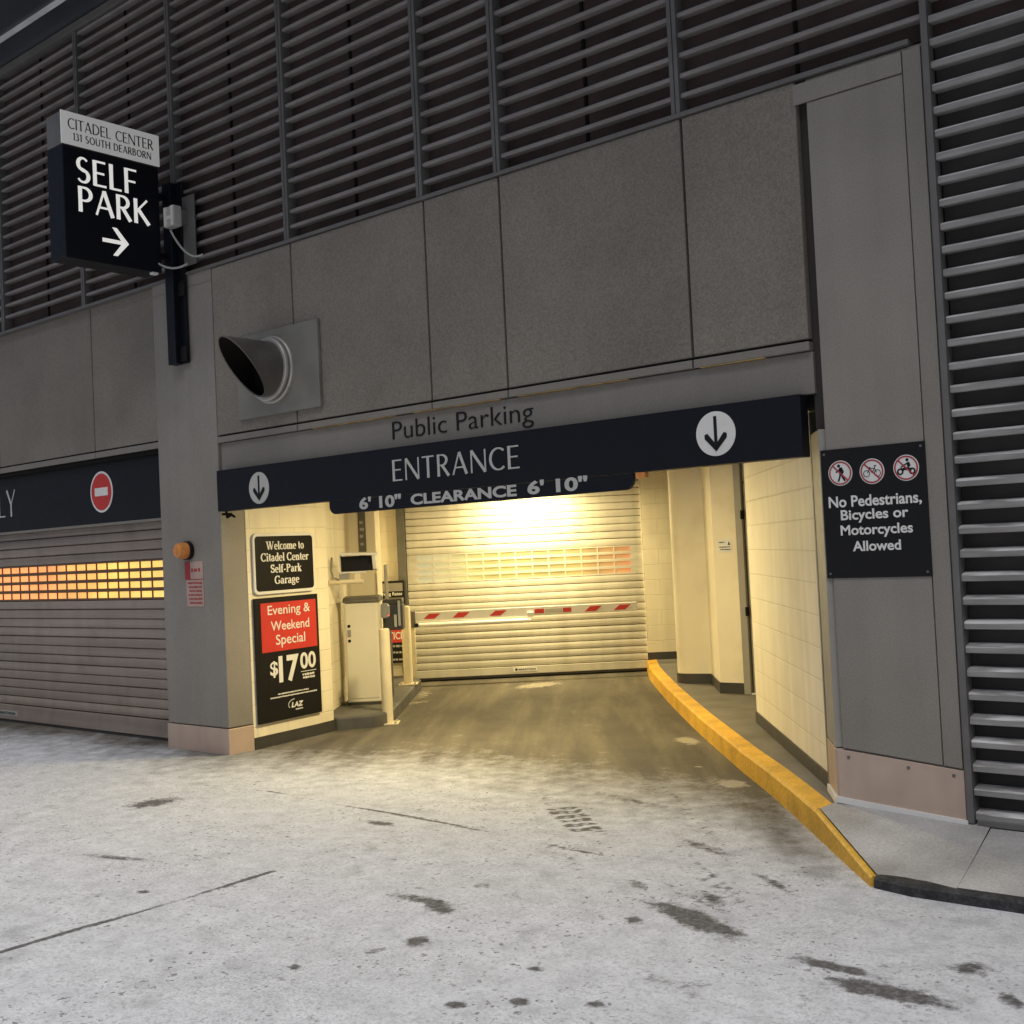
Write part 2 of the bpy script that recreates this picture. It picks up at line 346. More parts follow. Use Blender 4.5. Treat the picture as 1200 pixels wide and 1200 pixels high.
CAP = {  # width, strokes
 'E': (.52, [[(.07, 0, H_), (.07, 1, H_)], [(.07, .965, T), (.5, .965, T)], [(.07, .52, T), (.45, .52, T)], [(.07, .035, T), (.52, .035, T)]]),
 'F': (.50, [[(.07, 0, H_), (.07, 1, H_)], [(.07, .965, T), (.5, .965, T)], [(.07, .50, T), (.45, .50, T)]]),
 'L': (.48, [[(.07, 0, H_), (.07, 1, H_)], [(.07, .035, T), (.48, .035, T)]]),
 'N': (.74, [[(.05, 0, T), (.05, 1, T)], [(.06, .99, H_), (.69, .01, H_)], [(.7, 0, T), (.7, 1, T)]]),
 'T': (.60, [[(.3, 0, H_), (.3, 1, H_)], [(0, .965, T), (.6, .965, T)]]),
 'I': (.14, [[(.07, 0, H_), (.07, 1, H_)]]),
 'H': (.74, [[(.07, 0, H_), (.07, 1, H_)], [(.67, 0, H_), (.67, 1, H_)], [(.07, .52, T), (.67, .52, T)]]),
 'A': (.72, [[(.03, 0, T), (.35, 1, T)], [(.35, 1, H_), (.68, 0, H_)], [(.14, .32, T), (.56, .32, T)]]),
 'K': (.66, [[(.07, 0, H_), (.07, 1, H_)], [(.1, .48, T), (.56, 1, T)], [(.2, .55, H_), (.62, 0, H_)]]),
 'P': (.54, [[(.07, 0, H_), (.07, 1, H_)], [(.07, .965, T), (.24, .965, T)] + arc(.24, .71, .25, .255, 90, -90, T, H_) + [(.07, .455, T)]]),
 'R': (.60, [[(.07, 0, H_), (.07, 1, H_)], [(.07, .965, T), (.24, .965, T)] + arc(.24, .73, .24, .235, 90, -90, T, H_) + [(.07, .495, T)], [(.25, .5, H_), (.57, 0, H_)]]),
 'B': (.58, [[(.07, 0, H_), (.07, 1, H_)], [(.07, .965, T), (.24, .965, T)] + arc(.24, .75, .21, .215, 90, -90, T, H_) + [(.07, .535, T)], [(.24, .52, T)] + arc(.26, .28, .26, .245, 90, -90, T, H_) + [(.07, .035, T)]]),
 'D': (.72, [[(.07, 0, H_), (.07, 1, H_)], [(.07, .965, T), (.22, .965, T)] + arc(.22, .5, .45, .465, 90, -90, T, H_, 20) + [(.07, .035, T)]]),
 'C': (.68, [arc(.42, .5, .37, .465, 48, 312, T, H_, 24)]),
 'O': (.82, [arc(.41, .5, .36, .465, 0, 360, T, H_, 32)]),
 'U': (.70, [[(.07, 1, H_), (.07, .35, H_)] + arc(.35, .34, .28, .305, 180, 360, T, H_, 18) + [(.63, 1, T)]]),
 'S': (.50, [arc(.25, .735, .19, .23, 35, 90, T, T, 6) + arc(.25, .735, .19, .23, 95, 235, T, H_, 14) + [(.25, .5, H_)] + arc(.24, .27, .21, .235, 55, -90, T, H_, 14) + arc(.24, .27, .21, .235, -95, -150, T, T, 6)]),
 'Y': (.62, [[(.03, 1, H_), (.31, .45, H_)], [(.59, 1, T), (.31, .45, T)], [(.31, 0, H_), (.31, .47, H_)]]),
 '1': (.30, [[(.2, 0, H_), (.2, 1, H_)], [(.2, .97, T), (.04, .86, T)]]),
 '3': (.46, [arc(.2, .755, .17, .21, 140, -80, T, H_, 14), arc(.2, .28, .21, .245, 85, -145, T, H_, 16)]),
 ' ': (.32, []),
}
def stroke(mb, F, pts, X, Y, sw, d0, d1, flare=0):
    q = []
    for i, (x, y, w) in enumerate(pts):
        a = pts[max(i-1, 0)]; b = pts[min(i+1, len(pts)-1)]
        tx, ty = b[0]-a[0], b[1]-a[1]; l = math.hypot(tx, ty) or 1; nx, ny = -ty/l, tx/l
        if len(pts) == 2: w = w*(1+flare)
        q.append((x, y, nx*w/2, ny*w/2))
    if len(pts) == 2 and flare:
        a, b = q; q = [a, ((a[0]+b[0])/2, (a[1]+b[1])/2, a[2]*(1-flare), a[3]*(1-flare)), b]
    rr = []
    for x, y, nx, ny in q:
        rr.append([F.p(X(x+nx), Y(y+ny), d0), F.p(X(x-nx), Y(y-ny), d0), F.p(X(x-nx), Y(y-ny), d1), F.p(X(x+nx), Y(y+ny), d1)])
    mb.rings(rr)
def caps(mb, F, s, u0, u1, v0, v1, d, gap=.13, pen=1.0, font=CAP, flare=.08):
    tot = sum(font[c][0]+gap for c in s) - gap; kx = (u1-u0)/tot; ky = v1-v0; x = 0; k = 0
    for c in s:
        wd, ss = font[c]
        for st in ss:
            k += 1
            stroke(mb, F, [(px, py, pw*pen) for px, py, pw in st], lambda t, x=x: u0+(x+t)*kx, lambda t: v0+t*ky, 1, d-.0005, d+.002+.0002*(k % 7), flare)
        x += wd+gap
    return mb
# bold serif face for the welcome board
B_, t_, sr = .16, .06, .055
def ser(x, y, w=.14): return [(x-w, y, sr), (x+w, y, sr)]
SER = {
 'W': (1.02, [[(.08, .7, B_), (.30, 0, B_)], [(.30, 0, t_), (.5, .66, t_)], [(.46, .7, B_), (.68, 0, B_)], [(.68, 0, t_), (.92, .7, t_)], ser(.08, .685), ser(.46, .685), ser(.92, .685, .1)]),
 'C': (.68, [arc(.38, .35, .30, .33, 40, 320, t_, B_, 22), [(.60, .70, t_), (.60, .46, t_)]]),
 'S': (.52, [arc(.25, .52, .17, .155, 20, 235, t_, B_, 16) + [(.25, .36, B_)] + arc(.25, .19, .2, .165, 55, -160, t_, B_, 16), [(.44, .7, t_), (.44, .5, t_)], [(.05, .22, t_), (.05, 0, t_)]]),
 'P': (.58, [[(.15, 0, B_), (.15, .7, B_)], [(.15, .67, t_), (.3, .67, t_)] + arc(.3, .52, .2, .15, 90, -90, t_, B_) + [(.15, .37, t_)], ser(.15, .02), ser(.13, .685, .12)]),
 'G': (.72, [arc(.38, .35, .30, .33, 40, 330, t_, B_, 22), [(.6, 0.04, B_), (.6, .3, B_)], ser(.6, .3, .14), [(.58, .70, t_), (.58, .5, t_)]]),
 'e': (.44, [arc(.23, .23, .17, .22, 0, 310, t_, B_*.85, 20), [(.1, .25, t_), (.4, .25, t_)]]),
 'l': (.26, [[(.13, 0, B_), (.13, .72, B_)], ser(.13, .02, .13), ser(.09, .70, .07)]),
 'c': (.42, [arc(.23, .23, .17, .22, 45, 315, t_, B_*.85, 18)]),
 'o': (.48, [arc(.24, .23, .17, .22, 0, 360, t_, B_*.85, 24)]),
 'm': (.82, [[(.13, 0, B_), (.13, .46, B_)], arc(.27, .31, .14, .13, 160, 0, t_, B_, 8) + [(.41, 0, B_)], arc(.55, .31, .14, .13, 160, 0, t_, B_, 8) + [(.69, 0, B_)], ser(.13, .02, .12), ser(.41, .02, .11), ser(.69, .02, .12), ser(.08, .45, .06)]),
 'n': (.54, [[(.13, 0, B_), (.13, .46, B_)], arc(.27, .31, .14, .13, 160, 0, t_, B_, 8) + [(.41, 0, B_)], ser(.13, .02, .12), ser(.41, .02, .12), ser(.08, .45, .06)]),
 'r': (.40, [[(.13, 0, B_), (.13, .46, B_)], arc(.27, .31, .14, .13, 160, 30, t_, B_, 8), ser(.13, .02, .13), ser(.08, .45, .06)]),
 't': (.30, [[(.15, .62, B_), (.15, .1, B_), (.18, .03, .08), (.28, .04, .06)], [(.02, .44, t_), (.28, .44, t_)]]),
 'i': (.26, [[(.13, 0, B_), (.13, .45, B_)], [(.13, .56, .17), (.13, .7, .17)], ser(.13, .02, .13), ser(.09, .44, .07)]),
 'a': (.46, [arc(.2, .3, .13, .15, 150, 0, t_, B_*.8, 10) + [(.33, .06, B_), (.44, .03, .06)], arc(.19, .13, .13, .12, 60, 330, t_, B_*.8, 14)]),
 'd': (.50, [[(.37, 0, B_), (.37, .72, B_)], arc(.24, .23, .17, .22, 30, 330, t_, B_*.85, 18), ser(.41, .02, .08), ser(.32, .70, .07)]),
 'f': (.32, [[(.14, 0, B_), (.14, .55, B_)] + arc(.27, .55, .13, .13, 180, 50, t_, B_, 8), [(.02, .44, t_), (.3, .44, t_)], ser(.14, .02, .13)]),
 'k': (.52, [[(.13, 0, B_), (.13, .72, B_)], [(.16, .2, t_), (.4, .45, t_)], [(.24, .27, B_), (.42, 0, B_)], ser(.13, .02, .12), ser(.42, .02, .1), ser(.09, .70, .07), ser(.4, .45, .1)]),
 'g': (.46, [arc(.2, .3, .14, .15, 0, 360, t_, B_*.8, 16), arc(.21, -.06, .17, .11, 0, 360, t_, B_*.7, 16), [(.12, .15, t_), (.12, .06, t_)], [(.3, .42, t_), (.45, .44, t_)]]),
 '-': (.32, [[(.03, .23, .1), (.28, .23, .1)]]),
 ' ': (.22, []),
}
def scribble(mb, F, u0, u1, v, h, d, seed=1, wmin=.5, wmax=1.6):
    """a row of small worn word-shapes, for print too fine to read"""
    rn = random.Random(seed); u = u0
    while u < u1:
        e = min(u1, u+h*rn.uniform(wmin, wmax))
        if e-u > h*.25: mb.fbox(F, u, e, v-h*.5*rn.uniform(.7, 1), v+h*.5*rn.uniform(.7, 1), d-.0004, d+.0012)
        u = e+h*rn.uniform(.25, .45)
    return mb
def arrow_down(mb, F, u, v, r, d, pen=.16):
    mb.fbox(F, u-r*pen/2, u+r*pen/2, v-r*.45, v+r*.78, d, d+.003)
    for s in (-1, 1):
        mb.fprism(F, [(u, v-r*.80), (u, v-r*.48), (u+s*r*.42, v+r*.03), (u+s*r*.56, v-r*.02), (u+s*r*.56, v-r*.20)], d, d+.0034+.0003*s)
    return mb

# ------------------------------------------------------------------ ground sheet (alley and drive in one), with worn and stained areas
def smooth(a, lo, hi): t = np.clip((a-lo)/(hi-lo), 0, 1); return t*t*(3-2*t)
DARK = [(-7.64,4.84,.070,.195,.135,-.085,.8),(-6.45,3.81,.235,.069,.05,-.03,.75),(-4.21,4.18,.222,.019,.051,-.052,.8),(-4.05,4.13,.09,.01,.05,-.06,1),(-3.79,3.72,.057,.035,.048,-.048,.9),
 (-4.02,3.20,.024,.015,.024,-.020,1),(-3.15,3.28,.039,.025,.023,-.024,1),(-5.63,3.49,.026,.025,.03,-.02,.9),(-5.79,3.32,-.015,.044,.046,-.021,.6),
 (-2.90,4.63,.311,-.095,.067,-.117,.95),(-2.79,4.59,.172,-.038,.037,-.072,1),(-3.13,4.48,.052,.018,.033,-.051,.8),(-2.11,4.41,.187,-.010,.021,-.044,1),(-1.84,4.28,.252,.013,.035,-.079,1),
 (-1.67,4.67,.076,.021,.022,-.072,.8),(-1.44,4.44,.056,-.035,.007,-.047,1),(-2.69,3.58,.032,.011,.018,-.027,1.1),(-2.96,3.44,.031,.015,.021,-.026,1.1),(-3.13,3.74,.047,.013,.017,-.023,.8),(-3.87,3.52,.033,.059,.034,-.029,.6),
 (-2.86,5.32,.182,-.115,.024,-.054,.8),(-3.50,5.74,.264,-.095,.048,-.082,.65),(-3.42,4.95,.097,-.029,.034,-.062,.7),(-4.57,6.55,.405,-.083,.070,-.089,.6),(-2.99,4.95,.104,-.057,.025,-.058,.85),(-4.11,4.52,.094,-.006,.037,-.046,.55),(-5.62,5.23,.124,.015,.05,-.05,.85),
 (-3.05,4.9,.35,-.16,.05,-.08,.5),(-2.6,3.9,.3,-.05,.1,-.12,.38),(-5.1,6.3,.2,-.16,.12,-.2,.42),(-3.9,6.1,.4,-.35,.12,-.1,.45)]
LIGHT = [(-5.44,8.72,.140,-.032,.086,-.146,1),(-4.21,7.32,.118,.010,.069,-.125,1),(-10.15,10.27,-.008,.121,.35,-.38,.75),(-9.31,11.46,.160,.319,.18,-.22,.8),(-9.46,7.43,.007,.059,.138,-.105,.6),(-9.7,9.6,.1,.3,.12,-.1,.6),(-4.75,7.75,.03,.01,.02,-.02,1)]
def ground_mesh():
    xs = np.concatenate([np.linspace(-60, -14, 8)[:-1], np.arange(-14, -9.8, .12), np.arange(-9.8, -.9, .03), np.arange(-.9, 4, .25), np.linspace(4, 60, 8)])
    ys = np.concatenate([np.linspace(-60, 1.6, 10)[:-1], np.arange(1.6, 9, .03), np.arange(9, 14.5, .06), np.linspace(14.5, 60, 6)])
    X, Y = np.meshgrid(xs, ys); nx, ny = len(xs), len(ys); P = np.stack([X, Y, np.zeros_like(X)], -1).reshape(-1, 3)
    idx = np.arange(nx*ny).reshape(ny, nx); Q = np.stack([idx[:-1, :-1], idx[:-1, 1:], idx[1:, 1:], idx[1:, :-1]], -1).reshape(-1, 4)
    me = bpy.data.meshes.new('ground'); me.from_pydata(P.tolist(), [], Q.tolist())
    x, y = P[:, 0], P[:, 1]
    def blobs(lst):
        a = np.zeros(len(x))
        for cx, cy, ax, ay, bx, by, s in lst:
            det = ax*by-ay*bx; dx, dy = x-cx, y-cy
            e = ((dx*by-dy*bx)/det)**2 + ((ax*dy-ay*dx)/det)**2
            a = np.maximum(a, s*np.exp(-.75*np.clip(e, 0, 30)))
        return a
    dark = blobs(DARK)
    # tyre print: a ladder of short bars
    u = ((x+4.56)*.776 - (y-5.92)*.632); v = ((x+4.56)*.632 + (y-5.92)*.776)
    dark = np.maximum(dark, .95*(np.abs(u) < .36)*(np.abs(v) < .10)*(np.sin(u*52+6*np.abs(v)) > -.45)*(np.abs(np.abs(v)-.034) > .010))
    for cx, cy, ln, wd, k in ((-4.05, 5.15, .5, .085, 44), (-3.65, 6.75, .5, .08, 46), (-3.85, 6.2, .55, .09, 40), (-3.3, 5.35, .7, .08, 36), (-4.35, 6.75, .6, .10, 44), (-2.95, 5.05, .5, .07, 50)):
        u = (x-cx)*.745 - (y-cy)*.667; v = (x-cx)*.667 + (y-cy)*.745
        dark = np.maximum(dark, .52*np.exp(-(u/ln)**4-(v/wd)**4)*(np.sin(u*k+3*np.sin(u*5)+1.5*np.sin(v*37)) > -.1)*(np.sin(v*75+u*3) > -.5))
    # slab joints
    j1 = np.exp(-((x+5.34+.02*np.sin(y*3))/.022)**2)*(y < 4.15)*(1.0+.35*np.sin(y*5)) + np.exp(-((x+5.38)/.02)**2)*((y >= 4.15) & (y < 5.3))*.45
    j2 = np.exp(-((y-5.45-.02*np.sin(x*2.1)-(x+5.7)*-.07)/.022)**2)*((x > -7.2) & (x < -3.9))*(.74+.3*np.sin(x*3.1))
    dark = np.maximum(dark, np.maximum(j1, j2))
    # thinner salt cover where the yellow kerb meets the drive, and against the left shutter
    salt = 1 - smooth(y + .2*np.sin(x*1.3+.6) - .10*(x+6), 5.55, 7.9)
    salt *= 1 - .5*smooth(y+ .12*np.sin(x*4), 6.15, 6.5)*(x < -8.9)
    salt *= 1 - .55*np.exp(-((x+3.1)*.78+(y-6.0)*.62)**2/.05)*smooth(y, 5.2, 6)
    salt = salt*.86
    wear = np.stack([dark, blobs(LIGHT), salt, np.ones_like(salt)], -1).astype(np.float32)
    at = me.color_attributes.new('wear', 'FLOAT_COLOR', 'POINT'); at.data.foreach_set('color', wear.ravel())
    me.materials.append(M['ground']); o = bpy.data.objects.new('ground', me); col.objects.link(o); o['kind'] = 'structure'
ground_mesh()

KERB = [(-8.76, 13.14), (-8.25, 12.42), (-7.71, 11.73), (-6.88, 10.70), (-6.2, 9.88), (-5.5, 9.05), (-4.9, 8.36), (-4.35, 7.73), (-3.86, 7.19), (-3.46, 6.73), (-3.08, 6.28)]
KIN = []
for i, p in enumerate(KERB):
    a = Vector(KERB[max(i-1, 0)]); b = Vector(KERB[min(i+1, len(KERB)-1)]); t = (b-a).normalized(); nrm = Vector((-t.y, t.x))
    KIN.append((p[0]+nrm.x*.125, p[1]+nrm.y*.125))
KE = (-2.42, 5.5)
def kerb():
    mb = MB(); rr = []
    for p, q in zip(KERB, KIN):
        px, py = p; qx, qy = q; ex, ey = (qx-px)*.12, (qy-py)*.12
        rr.append([(px-ex*.6, py-ey*.6, -.05), (px, py, .135), (px+ex, py+ey, .155), (qx, qy, .162), (qx, qy, -.05)])
    mb.rings(rr)
    o = structure('yellow_kerb', mb, M['yellow'], smooth=True)
    # the end that tapers down to the alley along the sidewalk ramp
    a = Vector((-3.08, 6.28)); b = Vector(KE); n = Vector((.76, .65))*.03; rr = []
    for k in range(7):
        t = k/6; p = a.lerp(b, t); h = .150+(.052-.150)*t
        rr.append([(p.x-.008, p.y-.006, -.05), (p.x, p.y, h-.012), (p.x+.01, p.y+.008, h), (p.x+n.x, p.y+n.y, h), (p.x+n.x, p.y+n.y, -.05)])
    structure('yellow_kerb_end', MB().rings(rr), M['yellow'], smooth=True)
    # bare dark kerb along the right
    mb = MB(); rr = []
    for x, y, h in ((-2.40, 5.485, .052), (-2.2, 5.44, .055), (-1.7, 5.45, .055), (-.5, 5.5, .055), (4, 5.6, .055)):
        rr.append([(x, y, -.05), (x, y+.005, h-.012), (x, y+.02, h), (x, y+.10, h+.002), (x, y+.10, -.05)])
    structure('kerb', mb.rings(rr), M['kerbdark'], smooth=True)
kerb()
def sidewalk():
    mb = MB()
    # ramped corner slab: kerb end -> jamb -> right pillar
    A = (-3.055, 6.30, .156); B = (-2.385, 5.522, .050); C = (-2.0, 5.50, .056); D = (-2.13, 6.42, .138); E_ = (-2.98, 6.42, .186)
    mb.poly([A, B, (-2.05, 5.9, .098)]); mb.poly([B, C, (-2.05, 5.9, .098)]); mb.poly([(-2.05, 5.9, .098), D, E_]); mb.poly([A, (-2.05, 5.9, .098), E_]); 
    structure('sidewalk_ramp', mb, M['walk'])
    mb = MB(); mb.poly([(-2.0, 5.50, .055), (4, 5.66, .055), (4, 6.45, .135), (-2.13, 6.45, .135), (-2.05, 5.9, .094)])
    structure('sidewalk', mb, M['walk'])
    mb = MB(); pts = [(q[0], q[1], .158) for q in KIN] + [(-2.985, 6.405, .162), (-2.9, 7.2, .158), (-4.3, 9.3, .158), (-4.3, 11, .158), (-7, 14.6, .158), (-8.9, 14.0, .158)]
    structure('inner_sidewalk', mb.poly(pts), M['floor'])
sidewalk()
def island():
    ring = [(-8.97, 7.80), (-8.72, 8.12), (-8.78, 8.40), (-10.55, 10.62), (-10.95, 10.85), (-11.6, 10.7), (-9.3, 7.75)]
    mb = MB(); mb.prism([(x, y, -.05) for x, y in ring], (0, 0, .18)); structure('kerb_island', mb, M['island'], bevel=.02)
island()

# ------------------------------------------------------------------ the garage building
bld = thing('parking_garage', (-6, 6.395, 0), 'grey panelled parking garage with louvred upper wall, two roller doors and a lit drive-in', 'building')
Z0 = 4.47
JX = [-8.82, -7.69, -6.10, -5.34, -3.80, -3.0]
for a, b in zip(JX[:-1], JX[1:]):
    MB().fbox(FAC, a+.009, b-.009, 2.905, Z0-.03, -.06, 0).build('wall_panel', M['panel'], bld, bevel=.006)
    MB().fbox(FAC, a+.006, b-.006, 2.835, 2.888, -.06, .004).build('ledge_trim', M['fascia'], bld, bevel=.004)
for a, b in ((-14.6, -13.05), (-13.05, -11.0), (-11.0, -9.79)):
    MB().fbox(FY(6.45), a+.007, b-.007, 2.96, Z0+.03, -.06, 0).build('wall_panel', M['panel'], bld, bevel=.006)
    MB().fbox(FY(6.45), a+.005, b-.005, 2.885, 2.945, -.06, .004).build('ledge_trim', M['fascia'], bld, bevel=.004)
fas = MB().fbox(FAC, -8.815, -3.0, 2.58, 2.83, -.08, -.03).build('fascia', M['fascia'], bld, bevel=.003)
text(MB(), Fr((0, 6.425, 0), (1, 0, 0), (0, -1, 0)), 'Public Parking', -6.57, -5.14, 2.603, 2.787, .001, -.012, .006).build('lettering', M['black'], fas)
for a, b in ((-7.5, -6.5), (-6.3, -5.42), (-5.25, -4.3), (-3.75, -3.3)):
    MB().fbox(FAC, a, b, 2.829, 2.834, -.03, .002).build('glint_strip', M['glint'], bld)  # golden line of reflected light, painted as thin strips
MB().box(-14.6, -2.2, 6.46, 6.56, 2.835, 4.47).build('backing_wall', M['dark'], bld)
MB().box(-8.80, -2.99, 6.47, 6.60, 2.50, 2.833).build('header_beam', M['dark'], bld)
# left pillar
pl = MB().fbox(FAC, -9.775, -8.825, .24, Z0-.02, -.27, .0).build('pillar', M['pillar'], bld, bevel=.008)
MB().fbox(FAC, -9.783, -8.817, -.02, .232, -.275, .008).build('kick_plate', M['kick'], pl, bevel=.004)
MB().fbox(FAC, -9.77, -8.83, Z0-.14, Z0-.128, -.2, .0035).build('seam_strip', M['fascia'], pl)
# right pillar with inset face, dark slot and skewed kick plate that follows the ramp
pr = MB().fbox(FAC, -2.945, -2.246, .15, Z0-.03, -.5, -.012).build('pillar', M['pillar'], bld, bevel=.006)
F2 = FAC
MB().fprism(F2, [(-2.935, .50), (-2.36, .445), (-2.36, 4.29), (-2.935, 4.29)], -.012, .006).build('face_sheet', M['pillar'], pr, bevel=.003)
MB().fprism(F2, [(-2.354, .445), (-2.252, .434), (-2.252, 4.42), (-2.354, 4.42)], -.012, .006).build('edge_sheet', M['pillar'], pr, bevel=.003)
MB().fbox(F2, -3.02, -2.36, 4.30, 4.42, -.012, .008).build('header_sheet', M['pillar'], pr, bevel=.003)
MB().fprism(F2, [(-2.972, .212), (-2.245, .150), (-2.245, .425), (-2.972, .492)], -.012, .010).build('kick_plate', M['kick'], pr, bevel=.003)
for q in (-2.90, -2.55, -2.30): MB().disc(F2, q, .455-(q+2.972)*.088, .009, .0102, .015, 10).build('rivet', M['guide'], pr)
MB().fprism(F2, [(-2.985, .184), (-2.235, .128), (-2.235, .160), (-2.985, .218)], -.012, .024).build('floor_bead', M['white'], pr)
MB().fbox(FAC, -3.02, -2.94, 2.362, 4.46, -.12, -.06).build('shadow_gap', mat('gap_brown', (.045, .040, .034), .8), bld)
# steel jamb between the opening and the right pillar
J0 = Vector((-2.978, 6.389, 0)); J1 = Vector((-3.20, 6.74, 0)); ju = (J1-J0).normalized(); FJ = Fr(J0, ju, (-ju.y, ju.x, 0) if -ju.y < 0 else (ju.y, -ju.x, 0))
jl = (J1-J0).length
jb = MB().fbox(FJ, 0, jl*.86, .50, 2.36, -.05, 0).build('door_jamb', M['steel'], bld, bevel=.003)
MB().fbox(FJ, 0.0, jl*.86, .22, .493, -.05, .004).build('kick_plate', M['kick'], jb, bevel=.003)
MB().fbox(FJ, jl*.86, jl, .20, 2.5, -.08, .004).build('jamb_edge', M['guide'], jb, bevel=.003)
MB().fbox(FJ, 0, jl*.86, .17, .215, -.05, .018).build('floor_bead', M['white'], jb)
# louvres
def blades(F, u0, u1, z0, z1, pitch, name, m, hn=.034):
    mb = MB(); z = z0; rj = random.Random(int(u0*97)+5)
    while z < z1-.03:
        a, b = rj.uniform(-.0025, .0025), rj.uniform(-.0025, .0025); e = rj.uniform(-.002, .002)
        pr_ = [(-.008, 0), (-.001, .002), (0, .004), (0, hn-.011), (-.011, hn), (-.075, hn+.010), (-.075, .006)]
        mb.rings([[F.p(u, z+v+o, d+e) for d, v in pr_] for u, o in ((u0, a), ((u0+u1)/2, (a+b)/2-.002), (u1, b))]); z += pitch
    return mb.build(name, m, bld)
MUL = [-14.4, -12.72, -11.0, -9.34, -7.71, -6.12, -5.335, -3.82, -2.21]
for a, b in zip(MUL[:-1], MUL[1:]):
    blades(FAC, a+.034, b-.034, Z0+.098 + (.05 if b < -9.4 else 0), 7.36, .131, 'louvre_panel', M['blade'])
for x in MUL[:-1]:
    mb = MB().fbox(FAC, x-.032, x-.004, Z0+.005, 7.36, -.13, .018).fbox(FAC, x+.004, x+.032, Z0+.005, 7.36, -.13, .018).fbox(FAC, x-.0039, x+.0039, Z0+.005, 7.36, -.12, .006)
    mb.build('mullion', M['frame'], bld)
for a, b in zip(MUL[:-1], MUL[1:]):
    if b-a > 1.2: MB().fbox(FAC, (a+b)/2-.012, (a+b)/2+.012, Z0+.02, 7.36, -.078, -.066).build('blade_hanger', M['dark'], bld)
MB().fbox(FAC, -14.5, -2.31, Z0-.025, Z0+.004, -.12, .022).build('louvre_sill', M['frame'], bld, bevel=.004)
MB().fbox(FAC, -14.5, 4.5, 7.362, 7.44, -.12, .03).build('louvre_head', M['frame'], bld, bevel=.004)
MB().box(-14.6, 4.6, 6.475, 6.52, 4.475, 7.5).build('louvre_backing', M['back'], bld)
MB().box(-2.2, 4.6, 6.475, 6.52, .0, 4.47).build('louvre_backing', M['back2'], bld)
MB().fbox(FAC, -2.24, -2.203, .146, 7.36, -.13, .018).build('mullion', M['frame'], bld, bevel=.003)
blades(FAC, -2.2, .5, .165, 7.36, .1285, 'louvre_panel', M['blade2'], .042)
blades(FAC, .57, 4.4, .165, 7.36, .1285, 'louvre_panel', M['blade2'], .042)
MB().fbox(FAC, .503, .567, .146, 7.36, -.13, .018).build('mullion', M['frame'], bld, bevel=.003)
MB().fbox(FAC, -2.19, 4.4, .136, .168, -.12, .012).build('louvre_sill', M['frame'], bld, bevel=.003)
# overhanging upper storeys, soffit reach lengthened to shade the facade
MB().box(-16, 6, 6.075, 7.2, 7.45, 7.7).build('soffit', M['soffit'], bld)
MB().box(-16, 6, 6.03, 6.07, 7.44, 7.72).build('soffit_trim', M['trim'], bld)
MB().box(-16, 6, 4.1, 6.025, 7.47, 7.75).build('soffit', M['soffit'], bld)
MB().box(-16, 6, 4.1, 12, 7.76, 15).build('upper_wall', M['panel'], bld)

# roller doors
def roller(F, u0, u1, z0, z1, pitch, wz, wcols, cw, wu0, slatm, panem, edge, bar):
    d = MB(); z = z0+bar
    zs = []; rd_ = random.Random(3)
    while z < z1-.001: zs.append(z); z += pitch
    h = pitch
    def prof(z): return [(-.03, z), (-.004, z+.002), (.003, z+h*.09), (.007, z+h*.35), (.007, z+h*.66), (.003, z+h*.90), (-.008, z+h*.955), (-.03, z+h*.985)]
    for z in zs:
        if wz[0]-.01 <= z < wz[1]-.01: continue
        e, q = rd_.uniform(-.0018, .0018), rd_.uniform(-.0012, .0012)
        d.extrude_profile([(a+e, b+q) for a, b in prof(z)], F, u0, u1)
    c = d.build('roller_door', slatm, bld)
    fr, gl = MB(), MB()
    for z in [q for q in zs if wz[0]-.01 <= q < wz[1]-.01]:
        uu0, uu1 = wu0, wu0+cw*wcols
        fr.fbox(F, u0, u1, z, z+h*.19, -.03, .006); fr.fbox(F, u0, u1, z+h*.83, z+h*.985, -.03, .006)
        fr.fbox(F, u0, uu0, z+h*.19, z+h*.83, -.03, .0055); fr.fbox(F, uu1, u1, z+h*.19, z+h*.83, -.03, .0055)
        for k in range(wcols):
            if k: fr.fbox(F, uu0+k*cw-.008, uu0+k*cw+.008, z+h*.19, z+h*.83, -.03, .005)
            gl.fbox(F, uu0+k*cw+(.008 if k else 0), uu0+(k+1)*cw-(.008 if k < wcols-1 else 0), z+h*.19, z+h*.83, -.02, -.006)
    f = fr.build('window_strip', edge, c); gl.build('panes', panem, c)
    MB().fbox(F, u0, u1, z0, z0+bar-.006, -.025, .022).build('bottom_bar', slatm, c, bevel=.006)
    MB().fbox(F, u0+.02, u1-.02, z0-.03, z0-.002, -.018, .012).build('rubber_seal', M['base'], c)
    return c
S0 = Vector((-8.79, 13.15, 0)); SU = Vector((.766, .642, 0)); SN = Vector((.642, -.766, 0))
FS = Fr(S0, SU, SN)
entry = roller(FS, -3.16, .06, .05, 2.75, .0974, (1.3266, 1.7162), 13, .222, -3.02, M['slat'], M['entrypane'], M['slat'], .1075)
MB().fbox(FS, -3.28, -3.17, .13, 2.75, -.06, .05).build('guide_rail', M['guide'], entry, bevel=.004)
mk = MB().fbox(FS, -1.79, -1.47, .085, .135, .022, .026).build('maker_label', M['white'], entry)
text(MB().fbox(FS, -1.765, -1.735, .095, .127, .026, .0272), FS, 'MARATHON', -1.72, -1.49, .098, .124, .0262, .02).build('lettering', M['black'], entry)
FL = FY(6.62)
exitd = roller(FL, -14.5, -9.72, .03, 2.75, .1, (1.41, 1.81), 21, .2075, -14.46, M['slat2'], M['exitpane'], M['brown'], .18)
MB().fbox(FL, -13.75, -13.13, .075, .135, .022, .026).build('maker_label', M['dimwhite'], exitd)
text(MB(), FL, 'MARATHON', -13.62, -13.18, .09, .122, .0262, .02).build('lettering', M['black'], exitd)
